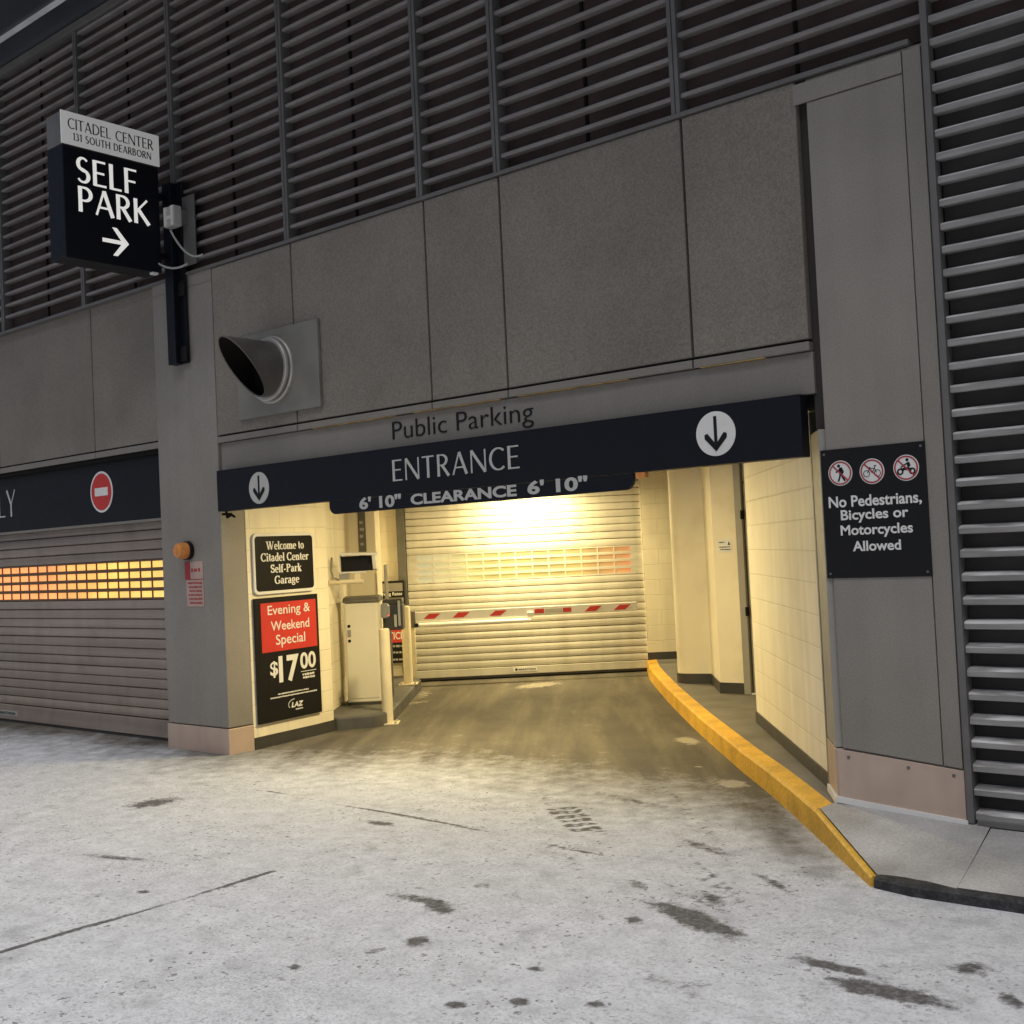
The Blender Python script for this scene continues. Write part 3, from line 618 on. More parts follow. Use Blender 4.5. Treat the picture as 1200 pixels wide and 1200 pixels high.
MB().box(-14.6, -9.7, 6.60, 6.7, 2.2, 2.85).build('header_beam', M['fascia'], bld)
MB().box(-14.6, -9.7, 6.75, 6.8, 0, 2.9).build('backing_wall', M['dark'], bld)

# interior walls of the drive
def wall_line(pts, name, m, z0, z1, th, base=True, baseh=.1, close=False):
    rr = MB(); bb = MB()
    V = [Vector((p[0], p[1], 0)) for p in pts]; inn = []; out = []; bo = []
    for i, p in enumerate(V):
        a = V[max(i-1, 0)]; b = V[min(i+1, len(V)-1)]
        n1 = (p-a).normalized() if i else (b-p).normalized(); n2 = (b-p).normalized() if i < len(V)-1 else n1
        mvec = Vector((-(n1+n2).y, (n1+n2).x, 0)).normalized(); k = 1/max(.35, mvec.dot(Vector((-n2.y, n2.x, 0))))
        out.append(p+mvec*th*k); bo.append(p-mvec*.012*k)
    for q, p in zip(out, V): inn.append(p)
    ring = [[(a.x, a.y, z0), (b.x, b.y, z0), (b.x, b.y, z1), (a.x, a.y, z1)] for a, b in zip(inn, out)]
    o = rr.rings(ring).build(name, m, bld)
    if base:
        ring = [[(a.x, a.y, z0), (b.x, b.y, z0), (b.x, b.y, z0+baseh), (a.x, a.y, z0+baseh)] for a, b in zip(bo, inn)]
        bb.rings(ring).build('baseboard', M['base'], o)
    return o
CZ = 2.78
# left: jamb return, sign wall, recessed wall behind the ticket machine, end wall beside the shutter (thickness lies to the left)
jr = MB().box(-9.3, -8.829, 6.667, 6.70, 0, CZ).build('jamb_return', M['cream'], bld)
wall_line([(-8.822, 6.67), (-8.93, 7.50), (-8.985, 7.78), (-9.2, 7.86)], 'sign_wall', M['block'], 0, CZ, .25, True, .11)
wall_line([(-9.2, 7.87), (-11.52, 10.90)], 'side_wall', M['block'], 0, CZ, .2, False)
pil = MB()
q0 = Vector((-10.10, 9.27)); dn = Vector((.766, .642)); bk = Vector((-.642, .766))
def P2(a, b): v = Vector((-10.085, 9.285)) + dn*a + bk*b; return v
pil.prism([(P2(-.3, .0).x, P2(-.3, .0).y, .1), (P2(.155, 0).x, P2(.155, 0).y, .1), (P2(.155, .5).x, P2(.155, .5).y, .1), (P2(-.3, .5).x, P2(-.3, .5).y, .1)], (0, 0, CZ-.1)).build('pilaster', M['column'], bld, bevel=.01)
wall_line([(-12.2, 10.29), (-11.24, 11.095)], 'end_wall', M['block'], 0, CZ, .25, True)
# right: back wall, rounded column, flat with steel door, block wall
wall_line([(-8.74, 13.13), (-7.2, 14.3)], 'back_wall', M['block'], .158, CZ, .2, True)
MB().fbox(FS, .04, .16, 0, .34, .0, .045).build('painted_patch', M['yellow'], bld)
cl = [(-7.35, 12.1), (-7.16, 11.45)]
for k in range(9):
    a = R(195+ k*80/8); cl.append((-6.90+.16*math.cos(a), 11.24+.16*math.sin(a)))
cl += [(-6.60, 11.155), (-6.12, 10.51), (-5.85, 10.525)]
o = wall_line(cl, 'rounded_column_wall', M['column'], .158, CZ, .1, True, .11)
D0 = Vector((-5.85, 10.525, 0)); DU = Vector((.998, .06, 0)); FD = Fr(D0, DU, (.06, -.998, 0))
sd = MB().fbox(FD, .085, 1.0, .17, 2.3, -.06, -.02).build('steel_door', M['steel'], bld, bevel=.003)
MB().fbox(FD, 0, .075, .158, CZ, -.08, .02).build('door_frame', M['steel'], sd, bevel=.004)
MB().fbox(FD, .075, .085, .17, CZ, -.06, -.05).build('door_gap', M['dark'], sd)
MB().fbox(FD, .085, 1.0, 2.31, CZ, -.06, -.015).build('door_frame', M['steel'], sd, bevel=.004)
MB().fbox(FD, .085, 1.0, .160, .172, -.06, .03).build('sill', M['white'], sd)
for z in (.95, 1.93): MB().fbox(FD, .062, .09, z, z+.09, .0, .03).build('hinge', M['dark'], sd, bevel=.004)
MB().box(-5.2, -4.4, 10.55, 10.9, 0, CZ).build('back_wall', M['column'], bld)
wall_line([(-4.6, 9.6), (-4.55, 9.3), (-4.875, 8.955), (-3.22, 6.80)], 'block_wall', M['block'], .158, CZ, .1, True, .095)
MB().box(-4.62, -4.4, 9.5, 10.7, 0, CZ).build('back_wall', M['column'], bld)
MB().prism([(x, y, CZ) for x, y in ((-14.7, 6.64), (-2.2, 6.64), (-2.2, 15), (-14.7, 15))], (0, 0, .3)).build('ceiling', M['ceiling'], bld)
MB().box(-14.7, -2.2, 14.9, 15.1, 0, 3).build('back_wall', M['ceiling'], bld)
MB().box(-2.2, -2.05, 6.6, 15.1, 0, 4.4).build('back_wall', M['ceiling'], bld)
MB().box(-14.75, -14.6, 6.45, 15.1, 0, 4.4).build('back_wall', M['ceiling'], bld)

# ------------------------------------------------------------------ lamps inside the drive
def ceiling_lamp(x, y, z, ang, power, label):
    t = thing('ceiling_light', (x, y, z), label, 'ceiling light', 'lights under the drive ceiling')
    F = Fr((x, y, 0), (math.cos(ang), math.sin(ang), 0), (math.sin(ang), -math.cos(ang), 0))
    MB().fbox(F, -.30, .30, z+.05, CZ-.001, -.08, .08).build('housing', M['steel'], t, bevel=.01)
    m = bpy.data.materials.get('lamp_glow')
    if not m:
        m = bpy.data.materials.new('lamp_glow'); m.use_nodes = True; b = m.node_tree.nodes['Principled BSDF']
        b.inputs['Emission Color'].default_value = (*LAMP_COL, 1); b.inputs['Emission Strength'].default_value = 6
    MB().fbox(F, -.27, .27, z+.01, z+.049, -.065, .065).build('diffuser', m, t, bevel=.01)
    l = bpy.data.lights.new('lamp', 'AREA'); l.shape = 'RECTANGLE'; l.size = .5; l.size_y = .12; l.energy = power; l.color = LAMP_COL; l.spread = R(175)
    lo = bpy.data.objects.new('lamp', l); col.objects.link(lo); lo.parent = t; lo.location = (0, 0, -.005); lo.rotation_euler = (0, 0, ang)
sp_ = FS.p(-1.50, 2.62, .62)
ceiling_lamp(sp_.x, sp_.y, 2.62, math.atan2(.642, .766), LAMP, 'strip light on the ceiling close in front of the entrance shutter')
ceiling_lamp(-6.85, 8.0, 2.66, 2.3, LAMP*1.0, 'strip light on the ceiling over the middle of the drive')

# ------------------------------------------------------------------ signs on the facade
FB = FY(6.335)
t = thing('entrance_sign', (-5.9, 6.335, 2.2), 'long navy ENTRANCE fascia sign with two white arrow discs over the lit drive', 'sign')
MB().fbox(FB, -8.775, -3.055, 2.205, 2.576, -.10, 0).build('panel', M['navy'], t, bevel=.004)
cr = []
for k in range(7): a = R(180+90*k/6); cr.append((-7.19+.07*math.cos(a), 2.165+.07*math.sin(a)))
for k in range(7): a = R(270+90*k/6); cr.append((-4.33+.07*math.cos(a), 2.165+.07*math.sin(a)))
cb = MB().fprism(FB, cr+[(-4.26, 2.203), (-7.26, 2.203)], -.03, -.001).build('clearance_bar', M['navy'], t, bevel=.003)
for tx, a, b, z0, z1 in (("6' 10''", -6.895, -6.42, 2.114, 2.212), ('CLEARANCE', -6.315, -5.255, 2.116, 2.200), ("6' 10''", -5.155, -4.63, 2.118, 2.216)):
    text(MB(), FB, tx, a, b, z0, z1, .0003, .034, .002).build('lettering', M['grey'], cb)
caps(MB(), FB, 'ENTRANCE', -6.50, -5.215, 2.312, 2.478, .002, gap=.16, pen=.95).build('lettering', M['grey'], t)
for x, z in ((-8.165, 2.378), (-3.628, 2.398)):
    dsc = MB().disc(FB, x, z, .139, .001, .004).build('arrow_disc', M['white'] if x > -5 else M['grey'], t)
    arrow_down(MB(), FB, x, z, .139, .0042, .15).build('arrow', M['black'], dsc)
MB().fbox(FB, -4.24, -4.17, 2.165, 2.203, -.05, .0).build('bracket', M['amber'], t, bevel=.004)

t = thing('bent_bracket', (-8.72, 6.40, 2.2), 'small dark bent bracket under the left end of the ENTRANCE sign', 'bracket')
MB().tube([(-8.765, 6.42, 2.203), (-8.74, 6.41, 2.15), (-8.66, 6.40, 2.17), (-8.62, 6.40, 2.15)], .012, 6).fbox(FAC, -8.76, -8.69, 2.17, 2.19, -.03, .03).build('arm', M['dark'], t)

FX = FY(6.52)
t = thing('exit_sign', (-12, 6.52, 2.2), 'long navy fascia sign with a red no-entry disc over the closed left shutter', 'sign')
MB().fbox(FX, -14.5, -9.93, 2.215, 2.868, -.07, 0).build('panel', M['navy'], t, bevel=.004)
MB().fbox(FX, -9.925, -9.76, 2.215, 2.868, -.07, -.01).build('end_cap', M['navy'], t, bevel=.004)
MB().fbox(FX, -14.5, -9.76, 2.185, 2.212, -.07, .005).build('drip_trim', M['fascia'], t)
caps(MB(), FX, 'ONLY', -13.86, -12.85, 2.383, 2.69, .002, gap=.12, pen=.75).build('lettering', M['grey'], t)
dsc = MB().disc(FX, -11.02, 2.538, .215, .001, .004).build('no_entry_disc', M['white'], t)
MB().disc(FX, -11.02, 2.538, .192, .0042, .006).build('red_field', M['red'], dsc)
MB().fbox(FX, -11.145, -10.895, 2.497, 2.582, .0062, .008).build('bar', M['white'], dsc)

# projecting box sign
SX = -9.30
FP = Fr((SX, 0, 0), (0, 1, 0), (1, 0, 0))
t = thing('self_park_sign', (-9.3, 6.2, 4.45), 'projecting navy SELF PARK box sign with grey header on a dark wall post', 'sign')
MB().fbox(FP, 5.245, 6.20, 4.46, 5.455, -.26, 0).build('cabinet', M['navy'], t, bevel=.008)
hd = MB().fbox(FP, 5.235, 6.212, 5.46, 5.752, .0, .012).build('header', M['headglow'], t, bevel=.003)
MB().fbox(FP, 5.245, 6.20, 5.458, 5.748, -.255, -.001).build('header_box', M['frame'], t, bevel=.006)
lt = MB(); caps(lt, FP, 'CITADEL CENTER', 5.30, 6.145, 5.60, 5.695, .0125, gap=.12, pen=.95); lt.build('lettering', M['black'], hd)
lt = MB(); caps(lt, FP, '131 SOUTH DEARBORN', 5.345, 6.12, 5.505, 5.57, .0125, gap=.16, pen=1.2); lt.build('lettering', M['black'], hd)
lt = MB(); caps(lt, FP, 'SELF', 5.375, 5.965, 5.145, 5.375, .001, gap=.14, pen=1.15); lt.build('lettering', M['signglow'], t)
lt = MB(); caps(lt, FP, 'PARK', 5.382, 6.09, 4.885, 5.112, .001, gap=.13, pen=1.15); lt.build('lettering', M['signglow'], t)
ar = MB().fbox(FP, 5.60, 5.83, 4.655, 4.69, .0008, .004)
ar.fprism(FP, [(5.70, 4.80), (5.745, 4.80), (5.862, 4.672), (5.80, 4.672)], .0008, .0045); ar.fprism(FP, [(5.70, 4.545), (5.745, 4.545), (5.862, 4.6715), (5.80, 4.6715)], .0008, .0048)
ar.build('arrow', M['signglow'], t)
po = MB().fbox(FAC, -9.40, -9.27, 3.62, 5.33, .012, .10).fbox(FAC, -9.27, -9.18, 3.62, 5.33, .012, .035).build('post', M['navy'], t, bevel=.005)
for z in (3.64, 4.25, 4.75): MB().fbox(FAC, -9.265, -9.165, z, z+.14, .036, .06).build('clamp', M['black'], po, bevel=.004)
for z in (4.62, 5.18): MB().fbox(FAC, -9.50, -9.36, z, z+.05, .10, .20).build('arm', M['navy'], t, bevel=.004)
MB().fbox(FP, 6.10, 6.16, 4.44, 4.459, -.05, .0).build('drain', M['white'], t)

t = thing('junction_box', (-9.1, 6.395, 4.6), 'pale junction box on a grey plate beside the projecting sign post', 'electrical box')
MB().fbox(FAC, -9.17, -8.985, 4.52, 5.17, .024, .04).build('backing_plate', M['frame'], t, bevel=.003)
bx = MB().fbox(FAC, -9.24, -9.085, 4.87, 5.06, .105, .19).build('box', M['grey'], t, bevel=.008)
cv = MB().fbox(FAC, -9.235, -9.20, 4.875, 5.055, .19, .20).fbox(FAC, -9.125, -9.09, 4.875, 5.055, .19, .20).fbox(FAC, -9.20, -9.125, 4.94, 4.97, .19, .20); cv.build('cover', M['white'], bx)
MB().fbox(FAC, -9.16, -9.09, 4.9, 5.03, .04, .105).build('stem', M['frame'], t)
def sag(a, b, dz, n=12):
    a, b = Vector(a), Vector(b); return [a.lerp(b, k/n) - Vector((0, 0, dz*4*(k/n)*(1-k/n))) for k in range(n+1)]
o = MB().tube(sag((-9.17, 6.22, 4.84), (-8.88, 6.36, 4.58), .10), .010, 8).build('cable', M['cable'], smooth=True); tag(o, 'short grey cable hanging from the junction box to the louvre sill', 'cable')
o = MB().tube(sag((-9.32, 6.16, 4.56), (-9.08, 6.33, 4.53), .05), .010, 8).build('cable', M['cable'], smooth=True); tag(o, 'grey cable looping from the foot of the box sign round its post', 'cable')

# vent
t = thing('exhaust_vent', (-7.94, 6.39, 3.38), 'round steel exhaust pipe with slanted mouth on a square wall plate', 'vent')
MB().fbox(FAC, -8.45, -7.345, 3.0, 3.735, .003, .035).build('wall_plate', M['ventplate'], t, bevel=.004)
C0 = Vector((-7.945, 0, 3.383))
def ringp(y, r, n=36, tilt=0): return [Vector((C0.x+r*math.cos(2*math.pi*k/n), y - tilt*math.sin(2*math.pi*k/n) - tilt*.36*math.cos(2*math.pi*k/n), C0.z+r*math.sin(2*math.pi*k/n))) for k in range(n)]
MB().rings([ringp(6.36, .24), ringp(6.03, .24, tilt=.20), ringp(6.032, .228, tilt=.20)], False).build('pipe', M['duct'], t, smooth=True)
MB().rings([ringp(6.035, .2275, tilt=.20), ringp(6.33, .2275)], False).build('pipe_shade_lining', M['dark'], t, smooth=True)  # near-black inner skin painted for the shade in the pipe mouth
MB().rings([ringp(6.34, .226), ringp(6.335, .225)]).build('pipe_shade_end', M['dark'], t)  # dark end disc standing for the shade deep in the pipe
for y, r in ((6.345, .292), (6.30, .272)):
    MB().rings([ringp(y+.014, .241), ringp(y+.014, r), ringp(y-.008, r), ringp(y-.016, r-.012), ringp(y-.016, .241)], False, True).build('collar', M['ring'], t, smooth=True)

# restriction sign
FR = FY(6.386)
t = thing('restriction_sign', (-2.66, 6.386, 1.48), 'square black sign with three red-ringed pictograms and No Pedestrians lettering on right pillar', 'sign')
MB().fbox(FR, -2.968, -2.352, 1.484, 2.233, -.006, .006).build('panel', M['black'], t, bevel=.002)
lt = MB()
for s, a, b, z0, z1 in (('No Pedestrians,', -2.932, -2.385, 1.882, 1.958), ('Bicycles or', -2.862, -2.464, 1.800, 1.877), ('Motorcycles', -2.868, -2.444, 1.712, 1.789), ('Allowed', -2.800, -2.517, 1.636, 1.695)):
    text(MB(), FR, s, a, b, z0, z1, .0065, .022, .001).build('lettering', M['white'], t)
for u in (-2.945, -2.375):
    for v in (1.51, 2.207): MB().disc(FR, u, v, .007, .0062, .009, 12).build('screw', M['frame'], t)
def picto(u, v, kind):
    p = MB().disc(FR, u, v, .073, .0065, .008).build('pictogram', M['white'], t)
    b = MB(); D0_, D1_ = .0084, .0094; k = .9
    def ln(pts, w):
        for i, (a, c) in enumerate(zip(pts[:-1], pts[1:])):
            stroke(b, FR, [(u+a[0]*k, v+a[1]*k, w), (u+c[0]*k, v+c[1]*k, w)], lambda x: x, lambda y: y, 1, D0_, D1_+.0001*(i % 3))
    if kind == 'walk':
        b.disc(FR, u-.008, v+.042, .009, D0_, D1_, 16); ln([(.004, .036), (.004, -.008)], .020); ln([(.002, .03), (-.018, .012), (-.030, .006)], .007); ln([(.006, .030), (.022, .010), (.014, -.004)], .007)
        ln([(.0, -.006), (-.006, -.03), (-.016, -.054)], .010); ln([(.006, -.006), (.016, -.03), (.030, -.052)], .010)
    elif kind == 'bike':
        for s in (-1, 1): b.annulus(FR, u+s*.032, v-.012, .016, .020, D0_, D1_, 24)
        ln([(-.03, -.01), (-.015, .018), (.018, .018), (.03, -.01)], .004); ln([(-.015, .018), (.0, -.01), (.018, .018)], .004); ln([(.018, .018), (.022, .034)], .004); ln([(-.02, .024), (-.008, .024)], .006); ln([(.014, .034), (.03, .034)], .005)
    else:
        for s in (-1, 1): b.annulus(FR, u+s*.034, v-.020, .010, .019, D0_, D1_, 24)
        ln([(-.03, -.014), (-.006, -.004), (.02, -.008), (.034, -.016)], .016); ln([(-.018, .008), (-.028, .012), (-.034, -.01)], .006); b.disc(FR, u+.008, v+.044, .009, D0_, D1_, 16)
        ln([(.012, .034), (.020, .006)], .018); ln([(.010, .028), (-.020, .014)], .007); ln([(.018, .004), (.0, -.012)], .010)
    b.build('symbol', M['black'], p)
    r = MB().annulus(FR, u, v, .0595, .0675, .0096, .0106)
    c, q = math.cos(R(135))*.062, math.sin(R(135))*.062
    stroke(r, FR, [(u+c, v+q, .008), (u-c, v-q, .008)], lambda x: x, lambda y: y, 1, .0097, .0109)
    r.build('red_ring', M['darkred'], p)
for u, v, kd in ((-2.850, 2.092, 'walk'), (-2.660, 2.088, 'bike'), (-2.462, 2.092, 'moto')): picto(u, v, kd)

# left pillar fittings
t = thing('warning_beacon', (-9.33, 6.39, 1.87), 'round amber beacon on the left pillar above the small warning notice', 'beacon')
MB().tube([(-9.33, 6.394, 1.872), (-9.33, 6.352, 1.872)], [.088, .088], 28).build('base', M['black'], t, bevel=.004, smooth=True)
MB().tube([(-9.33, 6.35, 1.872), (-9.33, 6.285, 1.872), (-9.33, 6.262, 1.872), (-9.33, 6.252, 1.872)], [.078, .074, .062, .03], 28).build('lens', M['amber'], t, smooth=True)
MB().tube([(-9.33, 6.2515, 1.872), (-9.33, 6.247, 1.872)], .028, 20).build('cap', M['amber'], t)
t = thing('warning_notice', (-9.25, 6.39, 1.34), 'narrow white notice with red header and red print under the amber beacon', 'sign')
MB().fbox(FAC, -9.385, -9.115, 1.345, 1.595, .001, .005).fbox(FAC, -9.40, -9.115, 1.60, 1.768, .001, .006).build('panel', mat('notice_pink', (.42, .30, .26), .5), t)
MB().fbox(FAC, -9.40, -9.315, 1.60, 1.768, .0061, .0075).fbox(FAC, -9.40, -9.115, 1.597, 1.603, .0062, .0078).build('red_block', M['darkred'], t)
lt = MB(); scribble(lt, FAC, -9.30, -9.14, 1.685, .04, .0062, 3)
for k in range(6): scribble(lt, FAC, -9.36+.01*(k % 3), -9.14, 1.565-k*.037, .02, .0052, 10+k)
lt.build('lettering', M['darkred'], t)

# ------------------------------------------------------------------ left interior wall boards
WU = Vector((-8.93+8.822, 7.50-6.67, 0)).normalized(); FW = Fr((-8.822, 6.67, 0), WU, (WU.y, -WU.x, 0))
def rrect(u0, u1, v0, v1, r):
    p = []
    for cx, cy, a0 in ((u1-r, v1-r, 0), (u0+r, v1-r, 90), (u0+r, v0+r, 180), (u1-r, v0+r, 270)):
        for k in range(5): a = R(a0+90*k/4); p.append((cx+r*math.cos(a), cy+r*math.sin(a)))
    return p
t = thing('welcome_sign', (-8.88, 7.1, 1.43), 'black Welcome board with white border above the red and black price board', 'sign')
MB().fprism(FW, rrect(.055, .885, 1.425, 2.0, .05), .01, .028).build('border', M['white'], t, bevel=.003)
MB().fprism(FW, rrect(.078, .862, 1.455, 1.972, .035), .0282, .031).build('panel', M['black'], t)
lt = MB()
for s, a, b, z in (('Welcome to', .225, .735, 1.845), ('Citadel Center', .145, .795, 1.735), ('Self-Park', .27, .69, 1.625), ('Garage', .315, .65, 1.517)):
    caps(MB(), FW, s, a, b, z, z+.108, .0312, gap=.03, font=SER, flare=0).build('lettering', M['white'], t)
t = thing('price_sign', (-8.88, 7.1, .22), 'tall black board with red Evening and Weekend Special panel below the Welcome board', 'sign')
MB().fbox(FW, .04, .905, .225, 1.392, .01, .03).build('panel', M['black'], t, bevel=.004)
rp = MB().fbox(FW, .115, .87, .88, 1.342, .0302, .033).build('red_panel', M['red'], t)
lt = MB(); text(lt, FW, 'Evening &', .205, .785, 1.20, 1.315, .0332, .006, .001); text(lt, FW, 'Weekend', .24, .765, 1.075, 1.165, .0332, .008, .001); text(lt, FW, 'Special', .30, .70, .91, 1.035, .0332, .006, .001)
lt.build('lettering', M['white'], rp)
lt = MB(); text(lt, FW, '$', .21, .315, .635, .79, .0304, .02, .001); text(lt, FW, '17', .325, .60, .575, .83, .0304, .035, .001); text(lt, FW, '00', .62, .84, .675, .835, .0304, .025, .001)
lt.fbox(FW, .625, .84, .648, .654, .0302, .0315); scribble(lt, FW, .645, .82, .62, .022, .0304, 41); scribble(lt, FW, .65, .815, .59, .022, .0304, 42)
scribble(lt, FW, .30, .72, .475, .014, .0304, 43); scribble(lt, FW, .20, .84, .447, .014, .0304, 44)
lt.build('lettering', M['white'], t)
lg = MB(); text(lg, FW, 'LAZ', .475, .64, .325, .375, .0304, .04, .001, .2); scribble(lg, FW, .53, .63, .303, .014, .0304, 9)
for k in range(8):
    a0, a1 = R(95+k*15), R(95+(k+1)*15); stroke(lg, FW, [(.53+.095*math.cos(a0), .355+.05*math.sin(a0), .006), (.53+.095*math.cos(a1), .355+.05*math.sin(a1), .006)], lambda x: x, lambda y: y, 1, .0302, .0312)
lg.build('logo', M['white'], t)

# ------------------------------------------------------------------ ticket lane equipment
def FP_(px, py): return Fr((px, py, 0), (.766, .642, 0), (.642, -.766, 0))
FC = FP_(-9.425, 8.61)
t = thing('gate_cabinet', (-9.43, 8.75, .13), 'white gate cabinet with rounded dark lid standing on the kerb island', 'cabinet')
MB().fbox(FC, -.18, .18, .155, 1.235, -.36, 0).build('body', M['cabinet'], t, bevel=.012)
MB().fbox(FC, -.185, .185, .128, .153, -.37, .012).build('plinth', M['base'], t)
lid = [( .02, 1.237), (.02, 1.262), (-.03, 1.292), (-.20, 1.305), (-.36, 1.285), (-.38, 1.237)]
MB().extrude_profile(lid, FC, -.195, .205).build('lid', M['lidgrey'], t, bevel=.01)
MB().fbox(FC, -.165, .165, .20, 1.19, .0005, .006).build('door', M['cabinet'], t, bevel=.004)
for z in (.985, .825): MB().disc(FC, -.135, z, .017, .006, .012, 16).build('lock', M['black'], t)
MB().fbox(FC, -.155, -.115, .865, .945, .006, .011).build('handle', M['greyplastic'], t, bevel=.003)

FT = FP_(-9.565, 9.20)
t = thing('ticket_machine', (-9.55, 9.25, .13), 'dark grey ticket dispenser with silver slot panel beside the white gate cabinet', 'ticket machine')
MB().fbox(FT, -.09, -.025, .13, .95, -.2, -.03).build('pedestal', M['darkplastic'], t, bevel=.01)
MB().fbox(FT, -.10, .13, .885, 1.175, -.25, .0).extrude_profile([(0, 1.176), (-.03, 1.232), (-.25, 1.245), (-.25, 1.176)], FT, -.10, .125).build('head', M['darkplastic'], t, bevel=.012)
MB().fbox(FT, .075, .105, .93, 1.215, .001, .03).build('slot_panel', M['alu'], t, bevel=.006)
MB().fbox(FT, .03, .062, .92, 1.06, .001, .022).build('button_panel', M['grey'], t, bevel=.004)
MB().fbox(FT, .066, .073, .93, 1.04, .001, .02).build('slot', M['black'], t)
rd = MB().fprism(FT, rrect(-.115, .0, 1.03, 1.20, .05), .10, .17).build('card_reader', M['greyplastic'], t, bevel=.012)
MB().fbox(FT, -.08, -.03, 1.08, 1.16, .0, .10).build('arm', M['black'], rd)
MB().disc(FT, -.012, 1.062, .008, .1705, .173, 12).build('indicator', M['led'], rd)
MB().fbox(FT, -.165, -.125, 1.06, 1.15, .06, .10).build('button', M['black'], rd, bevel=.004)
MB().tube([FT.p(-.055, 1.22, -.12), FT.p(-.055, 1.63, -.12)], .021, 12).build('antenna', M['ring'], t, smooth=True)

def bollard(x, y, z, h, label, lean=0):
    t = thing('bollard', (x, y, z), label, 'bollard', 'cream steel bollards by the ticket lane')
    r = .057; pr_ = [(r, .0), (r, h-.03), (r*.93, h-.012), (r*.7, h-.002), (.002, h)]
    o = MB().rings([[(x+q*math.cos(2*math.pi*k/28)+lean*zz, y+q*math.sin(2*math.pi*k/28), z+zz) for k in range(28)] for q, zz in [(r, .012)]+pr_[1:]]).build('post', M['bollard'], t, smooth=True)
    F = FP_(x, y)
    MB().fbox(F, -.115, .115, z+.001, z+.014, -.115, .115).build('base_plate', M['bollard'], t, bevel=.003)
    for a in (-.085, .085):
        for b in (-.085, .085): MB().fbox(F, a-.012, a+.012, z+.014, z+.03, b-.012, b+.012).build('anchor_bolt', M['ring'], t, bevel=.003)
bollard(-8.795, 8.345, 0, .985, 'cream bollard standing on the drive floor in front of the gate cabinet')
bollard(-10.295, 10.145, .13, .97, 'cream bollard on the kerb island beside the barrier arm pivot')

# barrier arm
FA = Fr(Vector((-10.7866, 10.7815, 0)), SU, SN)
t = thing('barrier_arm', FA.p(0, .13, 0), 'long white barrier arm with red chevrons lowered across the shutter', 'barrier')
L_ = 2.915
MB().fbox(FA, 0, L_, .855, .972, -.022, .022).build('arm', M['white'], t, bevel=.006)
for u in (.235, .616, 1.10, 2.34, 2.72):
    MB().fprism(FA, [(u-.115, .878), (u+.035, .878), (u+.115, .945), (u-.035, .945)], .0222, .024).build('red_chevron', M['red'], t)
for a, b in ((1.575, 1.70), (1.945, 2.055)): MB().fbox(FA, a, b, .883, .940, .0222, .024).build('red_block', M['red'], t)
MB().fbox(FA, 1.71, 1.935, .885, .937, .0222, .0235).build('sticker', M['grey'], t)
MB().fbox(FA, 1.48, 1.56, .845, .905, .022, .05).build('clip', M['white'], t, bevel=.006)
MB().tube([FA.p(.05, .80, .03), FA.p(1.52, .80, .03)], .030, 14).build('lower_rail', M['white'], t, smooth=True)
MB().fbox(FA, -.04, .018, .775, .985, -.045, .045).build('pivot_bracket', M['guide'], t, bevel=.006)
MB().fbox(FA, -.09, .0, .131, .80, -.10, -.046).build('support_post', M['bollard'], t, bevel=.004)
MB().fbox(FA, .005, .06, .78, .83, .045, .075).build('pivot', M['black'], t, bevel=.008)

# hooded box on its wall bracket
FH = FP_(-9.18, 8.348)
t = thing('hooded_box', (-9.16, 8.37, 1.57), 'white hooded box with dark open front on a wall bracket above the gate cabinet', 'display box')
h = MB(); w0, w1 = -.17, .215
h.hull8([FH.p(w0-.005, 1.757, .06), FH.p(w1, 1.745, .06), FH.p(w1, 1.745, -.16), FH.p(w0, 1.757, -.16), FH.p(w0-.005, 1.782, .065), FH.p(w1+.005, 1.768, .065), FH.p(w1+.005, 1.778, -.16), FH.p(w0, 1.79, -.16)])
h.build('hood', M['white'], t, bevel=.003)
MB().fprism(Fr(FH.p(w0, 0, 0), FH.n, FH.u), [(.055, 1.755), (-.16, 1.755), (-.16, 1.56), (.02, 1.555)], 0, .006).build('side_panel', M['white'], t, bevel=.002)
MB().fprism(Fr(FH.p(w1-.04, 0, 0), FH.n, FH.u), [(.055, 1.743), (-.16, 1.745), (-.16, 1.58), (-.02, 1.60)], 0, .035).build('side_panel', M['white'], t, bevel=.002)
MB().fbox(FH, w0+.01, w1-.045, 1.585, 1.745, -.12, -.02).build('dark_front', M['black'], t, bevel=.004)
MB().fbox(FH, w0-.02, .10, 1.565, 1.583, -.16, -.03).build('tray', M['white'], t, bevel=.003)
MB().tube([FH.p(-.30, 1.475, -.05), FH.p(.06, 1.475, -.05)], .025, 12).build('bracket_arm', M['cream'], t, smooth=True)
MB().fbox(FH, -.03, .03, 1.477, 1.566, -.09, -.04).build('bracket_post', M['cream'], t, bevel=.004)
MB().fbox(FH, -.19, -.09, 1.502, 1.563, -.13, -.035).build('wiring_box', M['greyplastic'], t, bevel=.004)
MB().tube([FH.p(-.26, 1.74, -.03), FH.p(-.27, 1.60, -.02), FH.p(-.25, 1.525, -.02), FH.p(-.19, 1.50, -.03)], .010, 8).build('conduit', M['guide'], t, smooth=True)

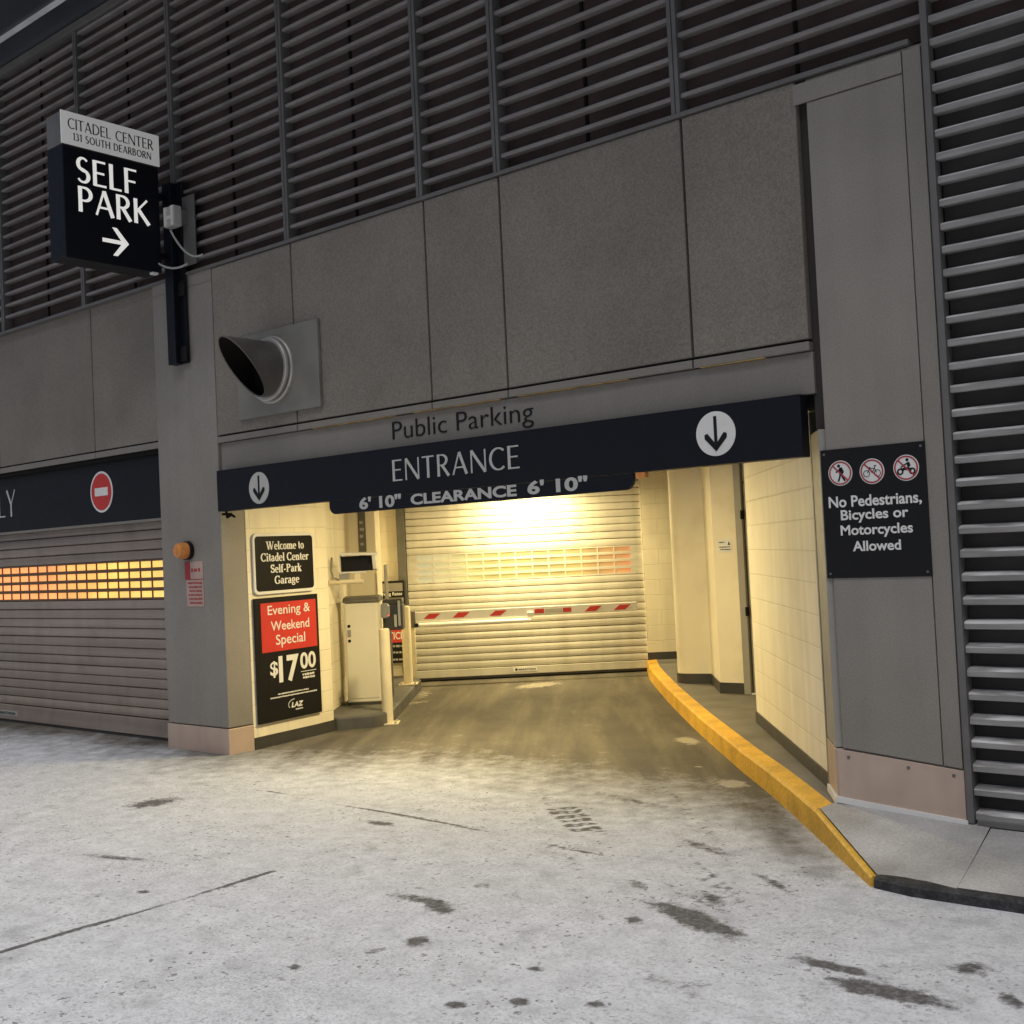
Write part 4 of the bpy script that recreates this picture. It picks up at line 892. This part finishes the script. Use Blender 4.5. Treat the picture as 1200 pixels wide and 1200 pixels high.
FV = Fr((P2(0, 0).x, P2(0, 0).y, 0), (.766, .642, 0), (.642, -.766, 0))
t = thing('vertical_sign', (P2(0, 0).x, P2(0, 0).y, 1.7), 'narrow grey vertical sign with small white print on the pilaster behind the hooded box', 'sign')
MB().fbox(FV, -.042, .045, 1.62, 2.74, .004, .015).build('panel', mat('vertical_sign_grey', (.12, .11, .09), .5), t)
lt = MB()
for k, (z, a) in enumerate(((1.88, .022), (1.97, .026), (2.05, .022), (2.13, .024))): scribble(lt, FV, -a, a+.008, z, .04, .0155, 60+k, .8, 1.2)
lt.build('lettering', M['dimwhite'], t)

FN = Fr(S0 + SN*.10, SU, SN)
t = thing('rates_sign', FN.p(-3.39, .73, 0), 'grey and black parking rates board beside the shutter guide rail', 'sign')
MB().fbox(FN, -3.595, -3.20, .74, 1.385, -.01, .012).build('panel', M['black'], t, bevel=.003)
MB().fbox(FN, -3.565, -3.225, 1.245, 1.355, .0122, .014).build('header', mat('rates_grey', (.27, .25, .22), .5), t)
text(MB(), FN, 'Parking Rates', -3.56, -3.235, 1.175, 1.235, .0125, .02, .001).build('lettering', M['white'], t)
t = thing('notice_sign', FN.p(-3.39, .28, 0), 'red headed NOTICE board below the parking rates board', 'sign')
MB().fbox(FN, -3.60, -3.215, .285, .555, -.01, .012).build('panel', M['black'], t, bevel=.003)
rh = MB().fbox(FN, -3.60, -3.215, .56, .732, -.01, .013).build('red_header', M['red'], t)
text(MB(), FN, 'NOTICE', -3.59, -3.235, .60, .70, .0132, .02, .001).build('lettering', M['white'], rh)
lt = MB()
for k, z in enumerate((.51, .425, .33)): scribble(lt, FN, -3.56, -3.24, z, .03, .0125, 30+k, .8, 2)
lt.build('lettering', M['dimwhite'], t)
FQ = Fr((-6.12, 10.51, 0), (.27, .015, 0), (.015, -.27, 0))
t = thing('wall_notice', FQ.p(.13, 1.6, 0), 'small white paper notice on the cream wall left of the steel door', 'notice')
MB().fbox(FQ, .05, .21, 1.60, 1.735, .001, .004).build('paper', M['white'], t)
lt = MB(); scribble(lt, FQ, .065, .13, 1.705, .014, .0042, 71); scribble(lt, FQ, .07, .19, 1.655, .012, .0042, 72); scribble(lt, FQ, .08, .195, 1.63, .012, .0042, 73)
lt.fprism(FQ, [(.165, 1.675), (.195, 1.675), (.18, 1.715)], .0042, .005); lt.build('lettering', M['black'], t)
